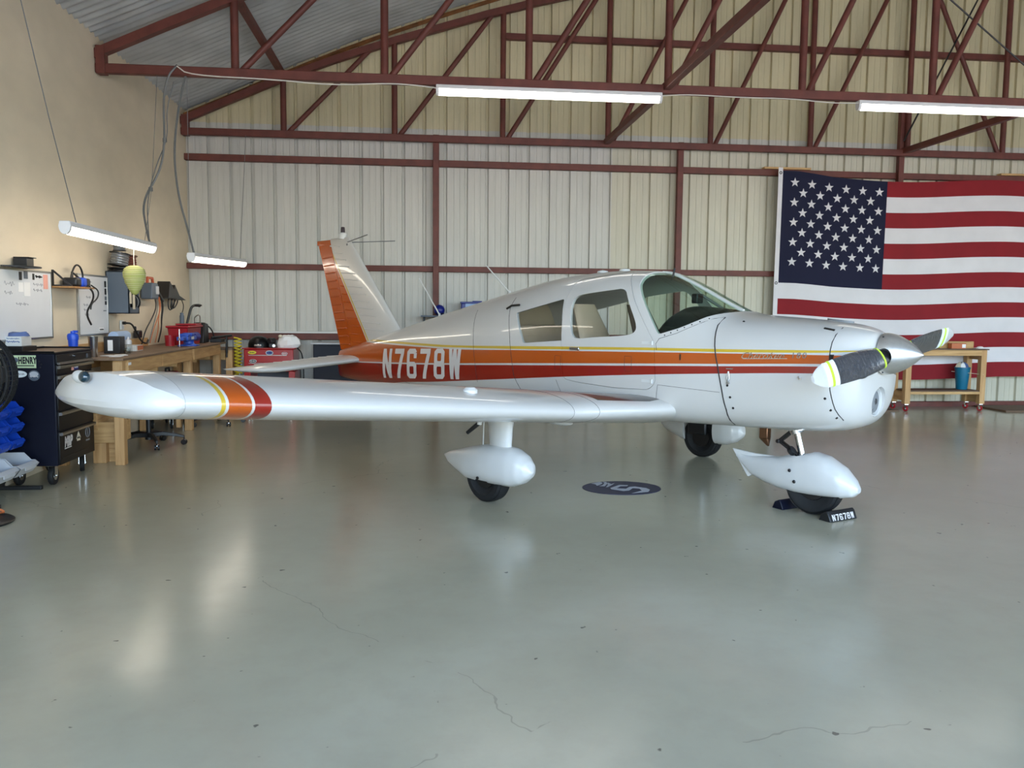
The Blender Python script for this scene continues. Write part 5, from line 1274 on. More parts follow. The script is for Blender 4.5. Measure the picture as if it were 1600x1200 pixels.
t = Thing('outlet_box', 'white wall outlet above the workbench', 'outlet', (XL + .01, 10.05, 1.28))
m_ = MB(); m_.box(XL, 10.02, 1.235, XL + .02, 10.11, 1.345); t.part('cover_plate', m_, M['whiteplain'], bevel=.004)
for z in (1.265, 1.315):
    m_ = MB(); m_.cyl((XL + .02, 10.065, z), (XL + .023, 10.065, z), .017, n=14); t.part('socket', m_, M['ltgrey'])
t = Thing('power_adapter', 'black adapter with a cord plugged in above the workbench', 'adapter', (-3.40, 10.55, 1.10))
m_ = MB(); m_.cyl((XL + .02, 10.065, 1.315), (XL + .055, 10.065, 1.315), .018); m_.tube(chaikin([(XL + .055, 10.065, 1.315), (XL + .10, 10.12, 1.31), (XL + .11, 10.22, 1.22), (XL + .13, 10.34, 1.09), (XL + .14, 10.50, 1.06), (XL + .12, 10.62, 1.10)], 3, False), .011); t.part('cord', m_, M['black'])
m_ = MB(); m_.box(XL + .015, 10.42, 1.13, XL + .08, 10.55, 1.22); m_.box(XL + .02, 10.42, 1.22, XL + .05, 10.44, 1.27); t.part('adapter_body', m_, M['darkmetal'], bevel=.01)
t = Thing('wall_charger', 'grey wall charger with an orange carrying handle', 'charger', (XL + .1, 10.95, 1.66))
m_ = MB(); m_.prism([(10.72, 1.60), (10.98, 1.60), (11.02, 1.74), (10.96, 1.80), (10.76, 1.80)], lambda u, v, w: (XL + w, u, v), .01, .15); t.part('charger_body', m_, M['grey'], bevel=.015)
m_ = MB(); m_.box(XL + .15, 10.86, 1.66, XL + .158, 10.98, 1.76); t.part('control_panel', m_, M['ltgrey'], bevel=.004)
m_ = MB(); m_.tube([(XL + .08, 10.78, 1.79), (XL + .08, 10.79, 1.86), (XL + .08, 10.97, 1.86), (XL + .08, 11.0, 1.78)], .018, 8); t.part('carry_handle', m_, P('orange_handle', (178, 84, 52), .5))
m_ = MB(); m_.beam((XL + .12, 11.0, 1.72), (XL + .12, 11.24, 1.58), .03, .03, up=(1, 0, 0)); t.part('arm', m_, M['black'])
for k, (y, mat, e) in enumerate(((10.92, 'black', -.35), (10.98, 'cable', -.15), (11.06, 'wire', .02), (11.10, 'wire', -.22), (11.16, 'black', .05), (11.20, 'black', -.0))):
    m_ = MB(); m_.tube(chaikin([(XL + .12, y, 1.63), (XL + .13, y + .03, 1.5), (XL + .12, y - .02 + e * .3, 1.36), (XL + .10, y + .02 + e, 1.22), (XL + .06, y + e, 1.05)], 3, False), .006 if mat != 'black' else .008)
    t.part('cord', m_, M[mat])
t = Thing('corner_bracket', 'dark triangular wall bracket holding a coil of cord', 'bracket', (XL + .1, 11.75, 1.6))
m_ = MB(); m_.prism([(11.36, 1.62), (12.18, 1.60), (11.86, 1.66), (11.66, 1.80), (11.62, 1.74), (11.44, 1.84)], lambda u, v, w: (XL + w, u, v), .0, .16); t.part('bracket_plate', m_, M['darkmetal'], bevel=.004)
m_ = MB()
for k in range(3): m_.torus((XL + .1 + .02 * k, 11.62 + .05 * k, 1.55), .085 - .01 * k, .008, 22, 6, Matrix.Rotation(PI / 2 + .2 * k, 3, 'Y'))
t.part('cord_coil', m_, M['black'])
m_ = MB(); m_.tube(chaikin([(XL + .1, 12.15, 1.61), (XL + .11, 12.24, 1.52), (XL + .09, 12.16, 1.38), (XL + .08, 12.25, 1.2), (XL + .05, 12.25, 1.04)], 3, False), .006); t.part('drop_cord', m_, M['black'])

# ------------------------------------------------------------------ workbench along the left wall
BH = 1.02
WB = Thing('workbench', 'long wooden workbench along the tan wall', 'workbench', (-3.12, 10.2, 0))
for i, (a, b) in enumerate(((8.12, 10.4), (10.405, 12.25))):
    m_ = MB(); m_.box(-3.46, a, BH - .022, -2.79, b, BH); WB.part('worktop', m_, M['ply'], bevel=.003)
def post(x, y, z1=BH - .022, w=.088): m_ = MB(); m_.box(x - w / 2, y - w / 2, 0, x + w / 2, y + w / 2, z1); WB.part('leg', m_, M['pine'], bevel=.004)
for y in (8.24, 10.56, 12.0): post(-2.87, y); post(-3.40, y)
for (x, a, b, z, h, mt) in ((-2.822, 8.30, 9.35, BH - .09, .13, 'pine_h'), (-2.822, 9.36, 10.51, BH - .09, .13, 'pine_h'), (-2.822, 10.61, 11.95, BH - .09, .13, 'pine_h'), (-3.44, 8.30, 12.0, BH - .09, .13, 'pine_h'), (-3.12, 8.29, 10.51, .40, .16, 'pine_h'), (-3.38, 8.29, 10.51, .40, .16, 'pine_h')):
    m_ = MB(); m_.box(x - .018, a, z - h / 2, x + .018, b, z + h / 2); WB.part('rail', m_, M[mt], bevel=.003)
m_ = MB(); m_.box(-3.43, 8.30, .48, -3.10, 10.52, .50); WB.part('lower_shelf', m_, M['pine_h'])
for y in (9.30, 10.0, 10.85, 11.5):
    m_ = MB(); m_.box(-3.42, y - .018, BH - .20, -2.84, y + .018, BH - .022); WB.part('cross_brace', m_, M['pine_x'])
m_ = MB(); m_.box(-2.84, 9.92, .12, -2.80, 9.98, .5); WB.part('stud', m_, M['pine'])
m_ = MB(); m_.box(XL + .002, 8.1, BH, XL + .03, 10.9, BH + .10); WB.part('back_board', m_, M['pine_h'], bevel=.003)
m_ = MB(); m_.box(-2.803, 8.30, .945, -2.7995, 8.37, .97); WB.part('paper_label', m_, M['paper'])
BB = Thing('corner_bench', 'short wooden bench end in the corner by the back wall', 'workbench', (-3.0, 12.5, 0))
m_ = MB(); m_.box(-3.44, 12.27, .90, -2.72, 12.80, .925); BB.part('worktop', m_, M['ply'])
for x in (-3.35, -2.77):
    for y in (12.33, 12.74): m_ = MB(); m_.box(x - .045, y - .045, 0, x + .045, y + .045, .90); BB.part('leg', m_, M['pine'], bevel=.003)
m_ = MB(); m_.box(-3.30, 12.29, .76, -2.82, 12.32, .90); BB.part('rail', m_, M['pine_x'])

CR = Thing('wooden_crate', 'plain wooden crate under the near end of the workbench', 'crate', (-3.05, 8.45, .2))
for a in ((-3.25, 8.30, .20, -2.92, 8.32, .40), (-3.25, 8.58, .20, -2.92, 8.60, .40), (-2.92, 8.30, .20, -2.90, 8.60, .40), (-3.27, 8.30, .20, -3.25, 8.60, .40), (-3.25, 8.32, .20, -2.92, 8.58, .215)):
    m_ = MB(); m_.box(*a); CR.part('plank', m_, M['pine_x'], bevel=.002)
for k, (x, y) in enumerate(((-3.10, 8.36), (-2.99, 8.44), (-3.07, 8.53))):
    m_ = MB(); m_.box(x - .06, y - .04, 0, x + .06, y + .04, .195 - .0 * k); tag(build('wood_block', m_, M['pine_x' if k % 2 else 'pine'], None, True, .003), ['upright wood offcut nearest the tool chest caster', 'upright wood offcut next to the bench leg', 'upright wood offcut behind the other two'][k], 'wood', 'offcuts under the bench')
for (n_, lab, c, d, mt) in (('equipment_case', 'grey case on the lower bench shelf behind the chest', (-3.28, 8.52, .562), (.26, .20, .12), 'greyplastic'), ('equipment_case', 'black case farther along the lower bench shelf', (-3.26, 9.25, .602), (.30, .50, .20), 'black'), ('equipment_case', 'second black case at the far end of the lower shelf', (-3.26, 10.1, .582), (.30, .40, .16), 'black')):
    t = Thing(n_, lab, 'case', (c[0], c[1], c[2] - d[2] / 2), 'cases on the lower shelf'); m_ = MB(); m_.cb(c, d); t.part('case_body', m_, M[mt], bevel=.012)
    m_ = MB(); m_.tube([(c[0] + d[0] / 2, c[1] - .06, c[2] + .02), (c[0] + d[0] / 2 + .025, c[1] - .05, c[2] + .02), (c[0] + d[0] / 2 + .025, c[1] + .05, c[2] + .02), (c[0] + d[0] / 2, c[1] + .06, c[2] + .02)], .007); t.part('handle', m_, M['darkmetal'])

def office_base(name, label, c, ang, top=.52, seatc='black'):
    t = Thing(name, label, 'chair', (c[0], c[1], 0), 'wheeled shop chairs')
    m_ = MB(); m_.cyl((c[0], c[1], .09), (c[0], c[1], top), .026); m_.cyl((c[0], c[1], .07), (c[0], c[1], .15), .04); t.part('gas_column', m_, M['black'])
    for k in range(5):
        a = ang + 2 * PI * k / 5; d = Vector((math.cos(a), math.sin(a), 0)); p = Vector((c[0], c[1], 0)); q = Vector((-d.y, d.x, 0))
        m_ = MB(); R = []
        for r, z, w, h in ((.02, .12, .044, .05), (.15, .13, .038, .045), (.28, .11, .032, .035), (.36, .088, .026, .03)):
            R.append([p + d * r + q * w * u + Vector((0, 0, z + h * v)) for u, v in ((-.5, -.5), (.5, -.5), (.5, .5), (-.5, .5))])
        m_.ring(R); lg = t.part('leg', m_, M['black'], bevel=.006)
        e = p + d * .355; m_ = MB(); ax = (q * .9 + d * .3).normalized(); rot = ax.to_track_quat('Z', 'Y').to_matrix()
        for s_ in (-.016, .016): m_.lathe([(.004, -.009), (.028, -.009), (.030, 0), (.028, .009), (.004, .009)], e + ax * s_ + Vector((0, 0, .030)), 16, rot)
        m_.cyl(e + Vector((0, 0, .05)), e + Vector((0, 0, .08)), .008); t.sub(lg, 'caster', m_, M['black'])
        m_ = MB(); m_.sphere(e + Vector((0, 0, .045)), .022, (1, 1, .7)); t.sub(lg, 'caster_hood', m_, M['chrome'])
    R = [[(c[0] + r * math.cos(a), c[1] + r * math.sin(a), z) for a in np.linspace(0, 2 * PI, 24, endpoint=False)] for r, z in ((.10, top), (.19, top + .01), (.20, top + .045), (.17, top + .065), (.02, top + .068))]
    m_ = MB(); m_.ring(R); t.part('seat', m_, M[seatc])
office_base('wheeled_stool', 'black wheeled stool with bright casters under the wing', (-2.97, 9.36), -1.05)
office_base('wheeled_stool', 'farther black wheeled stool beyond the red tool box', (-2.70, 11.12), .4, .50)
t = Thing('rolling_tool_box', 'red tool box on casters under the workbench', 'tool box', (-3.1, 10.9, 0))
m_ = MB(); m_.box(-3.40, 10.64, .17, -3.07, 11.35, .44); t.part('box_body', m_, M['red'], bevel=.008)
for z in (.20, .32):
    m_ = MB(); m_.box(-3.072, 10.68, z, -3.062, 11.31, z + .105); t.part('drawer', m_, M['red'], bevel=.003)
m_ = MB(); m_.box(-3.40, 10.64, .13, -3.07, 11.35, .168); t.part('plinth', m_, M['black'])
for x in (-3.35, -3.12):
    for y in (10.70, 11.28): caster(t, x, y, .055, .03, .2, plate=.128)
t = Thing('red_canister', 'red can standing on the red tool box under the bench', 'can', (-3.05, 10.85, .442)); m_ = MB(); m_.box(-3.30, 10.72, .442, -3.10, 11.0, .70); t.part('can_body', m_, M['redplastic'], bevel=.02); m_ = MB(); m_.tube([(-3.2, 10.78, .70), (-3.2, 10.79, .74), (-3.2, 10.93, .74), (-3.2, 10.94, .70)], .012); t.part('handle', m_, M['black'])

# things on the bench
def lathe_thing(name, label, cat, c, prof, mat, n=24): 
    t = Thing(name, label, cat, c); m_ = MB(); m_.lathe(prof, c, n); t.part('body', m_, M[mat]); return t
t = lathe_thing('shaker_bottle', 'blue plastic shaker bottle behind the tool chest', 'bottle', (-3.25, 8.18, BH), [(.036, 0), (.045, .19), (.001, .191)], 'blue')
m_ = MB(); m_.lathe([(.048, .17), (.050, .205), (.044, .225), (.020, .232), (.020, .25), (.001, .251)], (-3.25, 8.18, BH), 24); m_.cb((-3.23, 8.19, BH + .245), (.04, .03, .022)); t.part('lid', m_, M['blue'])
t = lathe_thing('tumbler', 'stainless steel tumbler beside the blue bottle', 'cup', (-3.14, 8.36, BH), [(.032, 0), (.036, .01), (.044, .19), (.046, .195), (.042, .195), (.036, .05), (.001, .04)], 'alu')
t = Thing('parts_box', 'black box with a white label on the workbench', 'box', (-3.15, 9.02, BH)); m_ = MB(); m_.box(-3.26, 8.95, BH, -3.10, 9.10, BH + .175); t.part('carton', m_, M['black'], bevel=.006)
m_ = MB(); m_.box(-3.22, 8.9485, BH + .03, -3.17, 8.95, BH + .14); t.part('label_sticker', m_, M['paper'])
t = Thing('dropper_bottle', 'clear bottle with a cream pump top on the workbench', 'bottle', (-3.08, 9.14, BH)); m_ = MB(); m_.lathe([(.034, 0), (.036, .02), (.036, .085), (.026, .10), (.001, .101)], (-3.08, 9.14, BH), 20); t.part('bottle_body', m_, M['clear'])
m_ = MB(); m_.lathe([(.030, .09), (.030, .135), (.012, .14), (.010, .165), (.001, .166)], (-3.08, 9.14, BH), 20); t.part('cap', m_, M['numwhite'])
t = Thing('glass_jar', 'low clear jar next to the pump bottle', 'jar', (-3.02, 8.92, BH)); m_ = MB(); m_.lathe([(.032, 0), (.034, .06), (.030, .06), (.028, .006), (.001, .005)], (-3.02, 8.92, BH), 20); t.part('jar_body', m_, M['clear'])
t = Thing('paper_roll', 'pale blue roll of shop paper by the outlet', 'roll', (-3.30, 9.65, BH)); m_ = MB(); m_.cyl((-3.32, 9.40, BH + .16), (-3.32, 9.78, BH + .16), .055, n=24); t.part('roll_body', m_, P('pale_blue_roll', (166, 186, 214), .7)); m_ = MB(); m_.box(-3.40, 9.38, BH, -3.26, 9.80, BH + .104); t.part('holder', m_, M['whiteplain'], bevel=.01)
t = Thing('small_carton', 'small white and orange carton on the workbench', 'carton', (-3.16, 9.66, BH)); m_ = MB(); m_.box(-3.22, 9.50, BH, -3.12, 9.72, BH + .062); t.part('carton', m_, M['whiteplain'], bevel=.002); m_ = MB(); m_.box(-3.1205, 9.54, BH + .008, -3.119, 9.73, BH + .056); m_.box(-3.2, 9.719, BH + .008, -3.125, 9.7215, BH + .056); t.part('orange_print', m_, M['wire'])
for k, (x, y, a) in enumerate(((-2.95, 8.42, .1), (-2.99, 8.66, .5), (-3.05, 8.52, -.3))):
    m_ = MB(); m_.cb((0, 0, .002), (.10, .15, .003)); o = build('loose_paper', m_, M['paper']); o.location = (x, y, BH + .001 * (k + 1)); o.rotation_euler = (0, 0, a); tag(o, ['paper sheet at the bench front edge near the chest', 'paper sheet lying next to the jar', 'paper sheet lying between the other two sheets'][k], 'paper', 'papers on the bench')
t = Thing('parts_tub', 'large red plastic tub on the workbench', 'tub', (-3.15, 11.35, BH)); m_ = MB()
q = .9
for (a, z) in ((0, 0),): pass
R = [[(-3.12 + sx * w, 11.38 + sy * d, BH + z) for sx, sy in ((-1, -1), (1, -1), (1, 1), (-1, 1))] for w, d, z in ((.11, .29, 0), (.125, .325, .22), (.145, .345, .222), (.145, .345, .245), (.118, .315, .245), (.10, .28, .012))]
m_.ring(R); t.part('tub_body', m_, M['redplastic'], bevel=.008)
t = Thing('red_cup', 'small translucent red cup left of the big red tub', 'cup', (-3.1, 10.78, BH)); m_ = MB(); m_.lathe([(.055, 0), (.062, .13), (.058, .13), (.05, .01), (.001, .008)], (-3.16, 10.86, BH), 22); t.part('cup_body', m_, M['redplastic'])
VI = Thing('bench_vise', 'blue bench vise bolted to the front of the workbench', 'vise', (-2.92, 10.85, BH))
m_ = MB(); m_.lathe([(.10, 0), (.10, .02), (.065, .03), (.06, .065), (.07, .07)], (-2.93, 10.85, BH), 24); m_.cb((-2.93, 10.85, BH + .008), (.22, .18, .016)); VI.part('swivel_base', m_, M['blueiron'], bevel=.004)
m_ = MB(); m_.box(-2.985, 10.62, BH + .07, -2.875, 11.02, BH + .13); m_.box(-2.99, 10.78, BH + .12, -2.87, 10.90, BH + .165); VI.part('fixed_body', m_, M['blueiron'], bevel=.012)
m_ = MB(); m_.box(-2.97, 10.46, BH + .078, -2.89, 10.62, BH + .125); m_.box(-2.99, 10.62, BH + .12, -2.87, 10.69, BH + .16); VI.part('moving_jaw', m_, M['blueiron'], bevel=.010)
m_ = MB(); m_.box(-2.868, 10.74, BH + .085, -2.8665, 10.86, BH + .12); VI.part('maker_plate', m_, M['numwhite'])
m_ = MB(); m_.cyl((-2.93, 10.44, BH + .10), (-2.93, 10.9, BH + .10), .014); m_.cyl((-2.93, 10.45, BH - .02), (-2.93, 10.45, BH + .22), .007); VI.part('screw_and_bar', m_, M['chrome'])
m_ = MB(); m_.cyl((-2.92, 11.02, BH + .11), (-2.92, 11.16, BH + .11), .045, .06, n=20); VI.part('anvil_end', m_, M['darkblue'], bevel=.005)
t = Thing('battery_charger', 'dark tool charger standing at the far end of the bench', 'charger', (-3.0, 11.85, BH))
m_ = MB(); m_.prism([(11.72, BH), (12.02, BH), (11.98, BH + .26), (11.80, BH + .28)], lambda u, v, w: (w, u, v), -3.12, -2.97); t.part('charger_body', m_, M['darkmetal'], bevel=.012)
m_ = MB(); m_.tube(chaikin([(-2.99, 11.98, BH + .24), (-2.94, 12.05, BH + .18), (-2.92, 12.1, BH + .06), (-2.90, 12.15, BH + .006)], 2, False), .009); t.part('cord', m_, M['black'])
t = Thing('desk_lamp', 'black gooseneck desk lamp on the red tub', 'lamp', (-3.10, 11.55, BH + .245))
m_ = MB(); m_.box(-3.25, 11.42, BH + .247, -2.99, 11.70, BH + .268); t.part('lamp_base', m_, M['redplastic'], bevel=.005)
m_ = MB(); m_.tube(chaikin([(-3.14, 11.56, BH + .265), (-3.12, 11.60, BH + .38), (-3.10, 11.62, BH + .48), (-3.06, 11.66, BH + .515), (-3.00, 11.70, BH + .50)], 3, False), .017, 8); t.part('neck', m_, M['black'])
m_ = MB(); m_.sphere((-3.03, 11.68, BH + .51), .05, (1.2, .9, .4)); t.part('lamp_head', m_, M['black'])
t = Thing('spray_can', 'small grey can beside the desk lamp', 'can', (-3.19, 11.50, BH + .268)); m_ = MB(); m_.lathe([(.030, 0), (.030, .10), (.022, .115), (.022, .14), (.001, .141)], (-3.20, 11.55, BH + .268), 18); t.part('can_body', m_, M['grey'])
t = Thing('wire_stand', 'thin bent wire stand right of the desk lamp', 'stand', (-3.03, 11.67, BH + .27)); m_ = MB(); m_.tube(chaikin([(-3.06, 11.66, BH + .274), (-3.07, 11.66, BH + .33), (-3.05, 11.67, BH + .37), (-3.0, 11.68, BH + .385), (-3.0, 11.69, BH + .33), (-3.0, 11.69, BH + .274)], 2, False), .009); t.part('wire_frame', m_, M['alu'])
t = Thing('bar_clamp', 'black bar clamp and tools at the end of the bench', 'clamp', (-2.85, 12.2, BH)); m_ = MB(); m_.box(-2.95, 11.98, BH, -2.80, 12.2, BH + .05); m_.cyl((-2.93, 12.0, BH + .065), (-2.79, 12.55, BH + .08), .018); m_.box(-2.80, 12.22, BH - .16, -2.775, 12.27, BH + .07); t.part('clamp_frame', m_, M['black'], bevel=.006)
m_ = MB(); m_.cyl((-2.79, 12.245, BH - .22), (-2.79, 12.245, BH - .14), .012); t.part('screw', m_, M['darkmetal'])
t = Thing('coiled_air_hose', 'yellow coiled air hose hanging in the corner', 'hose', (-2.66, 12.35, .15))
pts = [(-2.70, 12.30, BH + .06), (-2.66, 12.33, BH + .05)] + [(-2.655 + .05 * math.cos(a), 12.35 + .05 * math.sin(a), BH + .03 - a / (2 * PI) * .048) for a in np.linspace(0, 2 * PI * 18, 18 * 12)]
m_ = MB(); m_.tube(pts, .0085, 6); t.part('coil', m_, M['yellow'])

# ------------------------------------------------------------------ along the back wall
RC = Thing('red_tool_cabinet', 'red tool cabinet with round stickers by the back wall', 'cabinet', (-2.2, 12.5, 0))
m_ = MB(); m_.box(-2.55, 12.22, .60, -1.86, 12.76, .92); RC.part('top_chest', m_, M['red'], bevel=.012)
m_ = MB(); m_.box(-2.57, 12.20, .92, -1.84, 12.76, .935); RC.part('lid', m_, M['red'], bevel=.005)
for z in (.62, .735):
    m_ = MB(); m_.box(-2.50, 12.208, z, -1.93, 12.222, z + .10); d_ = RC.part('drawer', m_, M['red'], bevel=.003)
    m_ = MB(); m_.box(-2.48, 12.198, z + .094, -1.95, 12.209, z + .101); RC.sub(d_, 'drawer_pull', m_, M['alu'])
for x in (-2.55, -1.93):
    m_ = MB(); m_.box(x, 12.22, .12, x + .09, 12.76, .60); RC.part('cabinet_side', m_, M['red'], bevel=.006)
m_ = MB(); m_.box(-2.55, 12.72, .12, -1.84, 12.76, .60); m_.box(-2.55, 12.22, .12, -1.86, 12.76, .15); RC.part('cabinet_back', m_, M['grey'])
for x in (-2.48, -1.93):
    for y in (12.28, 12.70): caster(RC, x, y, .05, .03, .1, plate=.118)
def bsticker(x, z, rx, rz, mats, name='sticker'):
    m_ = MB(); disc(m_, x, z, rx, rz, 12.205); disc(m_, x, z, rx * .8, rz * .75, 12.2035, 1); squig(m_, lambda u, v: (x - rx * .6 + u, 12.2005, z - rz * .3 + v), rx * 1.2, rz * .6, 5, .003, 2); RC.part(name, m_, [M[k] for k in mats], smooth=False)
bsticker(-2.43, .872, .058, .024, ('yellow', 'yellow', 'inkblack')); bsticker(-2.19, .868, .054, .034, ('ltgrey', 'clothblue', 'darkblue')); bsticker(-1.98, .858, .042, .022, ('ltgrey', 'red', 'paper')); bsticker(-2.42, .75, .050, .026, ('ltgrey', 'inkblack', 'paper'))
m_ = MB(); m_.tube(chaikin([(-2.56, 12.4, .9), (-2.62, 12.38, .7), (-2.66, 12.36, .45), (-2.64, 12.34, .2)], 2, False), .010); RC.part('power_cord', m_, M['ltgrey'])
m_ = MB(); m_.tube(chaikin([(-1.83, 12.4, .93), (-1.75, 12.36, .85), (-1.73, 12.34, .5), (-1.76, 12.34, .2)], 2, False), .010); RC.part('power_cord', m_, M['black'])
for k, (n_, lab, f_) in enumerate((('helmet', 'dark shiny helmet on the red tool cabinet', 0), ('power_tool', 'black tool between the helmet and the crumpled white bag', 1), ('white_bag', 'crumpled white bag on the red tool cabinet', 2))):
    if f_ == 0:
        t = Thing(n_, lab, 'helmet', (-2.40, 12.45, .935)); m_ = MB(); m_.lathe([(.15, 0), (.15, .05), (.135, .10), (.10, .14), (.05, .16), (.001, .165)], (-2.38, 12.45, .935), 26); t.part('shell', m_, M['blackgloss']); m_ = MB(); m_.box(-2.42, 12.29, .955, -2.32, 12.312, .985); t.part('visor_band', m_, M['chrome'], bevel=.005)
    elif f_ == 1:
        t = Thing(n_, lab, 'tool', (-2.14, 12.42, .935)); m_ = MB(); m_.box(-2.23, 12.36, .935, -2.15, 12.48, 1.0); m_.cyl((-2.22, 12.36, 1.03), (-2.17, 12.46, 1.03), .045); t.part('tool_body', m_, M['black'], bevel=.01); m_ = MB(); m_.cyl((-2.15, 12.38, .965), (-2.145, 12.30, .965), .022); t.part('nozzle', m_, M['alu'])
    else:
        t = Thing(n_, lab, 'bag', (-1.95, 12.45, .935)); rnd = random.Random(4); R = []
        for z, s_ in ((0, .85), (.04, 1.0), (.10, .95), (.15, .72), (.175, .40), (.18, .05)): R.append([(-1.96 + .17 * s_ * math.cos(a) * (1 + rnd.uniform(-.12, .12)), 12.45 + .12 * s_ * math.sin(a) * (1 + rnd.uniform(-.12, .12)), .935 + z + (rnd.uniform(-.012, .012) if 0 < z < .18 else 0)) for a in np.linspace(0, 2 * PI, 16, endpoint=False)])
        m_ = MB(); m_.ring(R); t.part('bag_body', m_, M['paper'], angle=20); m_ = MB(); m_.sphere((-2.06, 12.36, 1.10), .03, (1, 1, .8)); t.part('knot', m_, M['tag'])
NC = Thing('navy_cabinet', 'dark navy storage cabinet behind the tail cone', 'cabinet', (-1.25, 12.5, 0))
m_ = MB(); m_.box(-1.60, 12.35, .03, -.80, 12.78, .985); NC.part('cabinet_body', m_, M['navy'], bevel=.006)
m_ = MB(); m_.box(-1.63, 12.33, .985, -.77, 12.78, 1.01); NC.part('cabinet_top', m_, M['ltgrey'], bevel=.004)
for a, b in ((-1.59, -1.205), (-1.195, -.81)): m_ = MB(); m_.box(a, 12.335, .06, b, 12.352, .97); NC.part('door', m_, M['navy'], bevel=.004)
# wall shelf behind the fuselage with the blue things
t = Thing('wall_shelf', 'grey wall shelf behind the rear of the fuselage', 'shelf', (.6, 12.65, 1.40)); m_ = MB(); m_.box(-.05, 12.5, 1.395, 1.35, 12.82, 1.415); t.part('shelf_board', m_, M['grey'])
for x in (.0, 1.3): m_ = MB(); m_.beam((x, 12.81, 1.2), (x, 12.81, 1.395), .03, .012, up=(0, 1, 0)); m_.beam((x, 12.80, 1.21), (x, 12.54, 1.39), .02, .012, up=(1, 0, 0)); t.part('bracket', m_, M['grey'])
t = Thing('blue_helmet', 'shiny dark blue helmet behind the rear antenna', 'helmet', (.21, 12.62, 1.415)); m_ = MB(); m_.sphere((.225, 12.62, 1.495), .082, (1, 1, 1), 20, 14); t.part('shell', m_, M['darkblue']); m_ = MB(); m_.torus((.225, 12.62, 1.445), .068, .008, 22, 6); t.part('rim', m_, M['black'])
t = Thing('storage_tote', 'dark blue tote with a pale front behind the fuselage', 'tote', (.8, 12.62, 1.415)); m_ = MB(); m_.box(.55, 12.51, 1.415, 1.10, 12.74, 1.60); t.part('tote_body', m_, M['darkblue'], bevel=.01); m_ = MB(); m_.box(.54, 12.50, 1.60, 1.11, 12.75, 1.625); m_.box(.72, 12.55, 1.625, .86, 12.70, 1.637); t.part('lid', m_, M['darkblue'], bevel=.004); m_ = MB(); m_.box(.61, 12.503, 1.45, 1.05, 12.511, 1.595); t.part('front_panel', m_, P('pale_blue_panel', (150, 176, 214), .5))

# ------------------------------------------------------------------ right: wheeled wooden table and what stands on it
TB = Thing('rolling_table', 'wooden work table on red casters in front of the flag', 'table', (8.0, 12.6, 0))
tx0, tx1, ty0, ty1 = 7.38, 8.70, 12.16, 12.60
m_ = MB(); m_.box(tx0 - .02, ty0 - .02, .955, tx1 + .02, ty1 + .02, .972); TB.part('table_top', m_, M['dirtywood'], bevel=.002)
for x in (tx0 + .045, tx1 - .045):
    for y in (ty0 + .045, ty1 - .045):
        m_ = MB(); m_.box(x - .045, y - .045, .115, x + .045, y + .045, .953); TB.part('leg', m_, M['pine'], bevel=.004); caster(TB, x, y, .042, .03, .5, 'redplastic', .112)
for a in ((tx0 + .09, ty0, .865, tx1 - .09, ty0 + .036, .953), (tx0 + .09, ty1 - .036, .865, tx1 - .09, ty1, .953), (tx0 + .02, ty0 + .09, .865, tx0 + .056, ty1 - .09, .953), (tx1 - .056, ty0 + .09, .80, tx1 - .02, ty1 - .09, .953), (tx0 + .09, ty0, .265, tx1 - .09, ty0 + .036, .305), (tx0 + .09, ty1 - .036, .265, tx1 - .09, ty1, .305), (tx0 + .02, ty0 + .09, .16, tx0 + .056, ty1 - .09, .30), (tx1 - .056, ty0 + .09, .13, tx1 - .02, ty1 - .09, .30)):
    m_ = MB(); m_.box(*a); TB.part('rail', m_, M['pine_x' if a[3] - a[0] > .2 else 'pine_h'], bevel=.003)
m_ = MB(); m_.box(tx0 + .06, ty0 + .01, .307, tx1 - .06, ty1 - .01, .322); TB.part('lower_shelf', m_, M['dirtywood'])
m_ = MB(); m_.tube([(tx1 - .045, ty0 - .002, .575), (tx1 - .35, ty1 - .1, .60)], .004); TB.part('string', m_, M['tag'])
t = Thing('bucket', 'teal bucket full of rags on the lower table shelf', 'bucket', (8.48, 12.5, .322)); m_ = MB(); m_.lathe([(.078, 0), (.082, .01), (.112, .33), (.118, .335), (.118, .35), (.106, .35), (.076, .015), (.001, .012)], (8.48, 12.42, .322), 26); t.part('pail', m_, M['teal'])
rnd = random.Random(9)
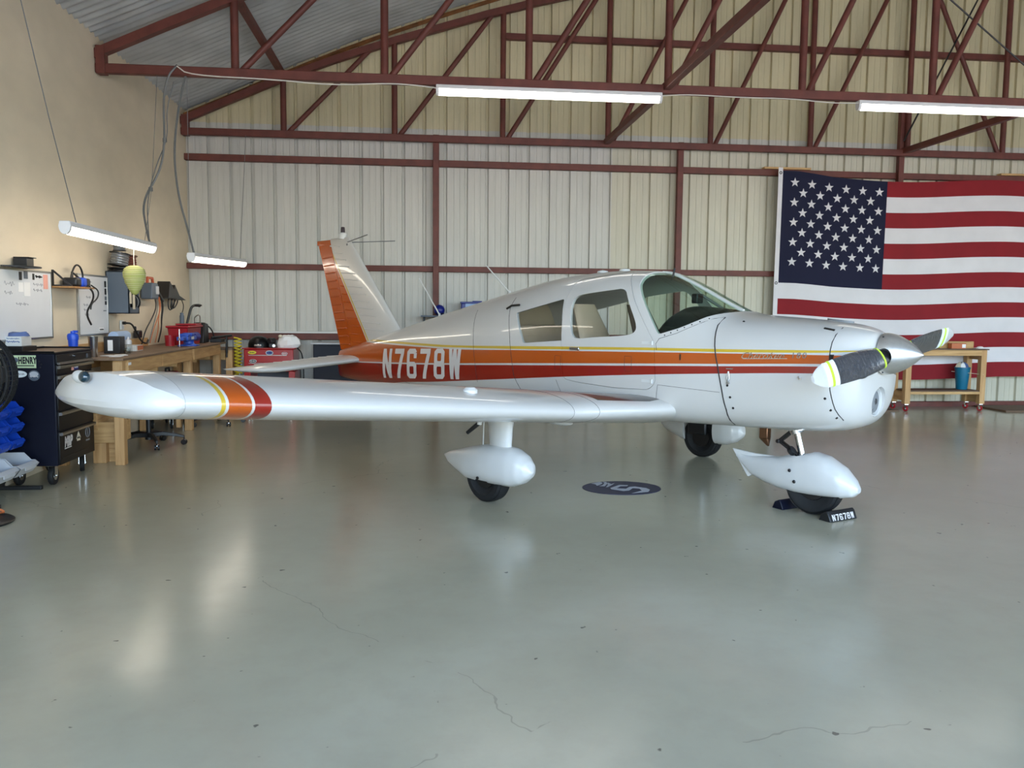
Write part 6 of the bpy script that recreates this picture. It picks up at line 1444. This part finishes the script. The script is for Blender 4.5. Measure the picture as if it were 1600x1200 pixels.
for k in range(4):
    R = []; cxk, cyk = 8.46 + .04 * (k % 2) - .03 * (k // 2), 12.40 + .03 * (k // 2)
    for z, s_ in ((0, .6), (.04, 1), (.08, .7), (.11, .15)): R.append([(cxk + .055 * s_ * math.cos(a) * (1 + rnd.uniform(-.25, .25)), cyk + .055 * s_ * math.sin(a) * (1 + rnd.uniform(-.25, .25)), .64 + z + rnd.uniform(-.01, .01)) for a in np.linspace(0, 2 * PI, 10, endpoint=False)])
    m_ = MB(); m_.ring(R); t.part('rag', m_, M[('paper', 'clothblue', 'tag', 'grey')[k]], angle=25)
t = Thing('orange_carton', 'orange carton on the rolling table', 'carton', (8.24, 12.40, .972)); m_ = MB(); m_.box(8.16, 12.24, .972, 8.40, 12.34, 1.055); t.part('carton', m_, M['wire'], bevel=.003); m_ = MB(); m_.box(8.33, 12.238, .985, 8.39, 12.24, 1.04); t.part('label_card', m_, M['paper'])
t = Thing('wooden_tray', 'small wooden tray behind the orange carton', 'tray', (8.35, 12.56, .972))
for a in ((8.05, 12.38, .972, 8.62, 12.39, 1.075), (8.05, 12.56, .972, 8.62, 12.57, 1.075), (8.05, 12.39, .972, 8.06, 12.56, 1.075), (8.58, 12.385, .972, 8.62, 12.565, 1.08), (8.06, 12.39, .972, 8.58, 12.56, .98)): m_ = MB(); m_.box(*a); t.part('tray_board', m_, M['pine_x'], bevel=.002)
R = [[(8.66 + .06 * s_ * math.cos(a), 12.28 + .05 * s_ * math.sin(a), .9725 + z) for a in np.linspace(0, 2 * PI, 12, endpoint=False)] for z, s_ in ((0, 1), (.02, .9), (.035, .5), (.038, .05))]
m_ = MB(); m_.ring(R); tag(build('white_cloth', m_, M['paper']), 'small crumpled white cloth at the right table corner', 'cloth')
for (a, lab) in (((8.95, 12.0, 0, 11.2, 12.75, .028), 'flat brown plywood sheet on the floor right of the table'), ((6.6, 12.15, 0, 7.3, 12.7, .02), 'flat brown plywood sheet on the floor left of the table')):
    m_ = MB(); m_.box(*a); tag(build('plywood_sheet', m_, M['dirtywood'], None, True, .003), lab, 'plywood', 'plywood sheets on the floor')
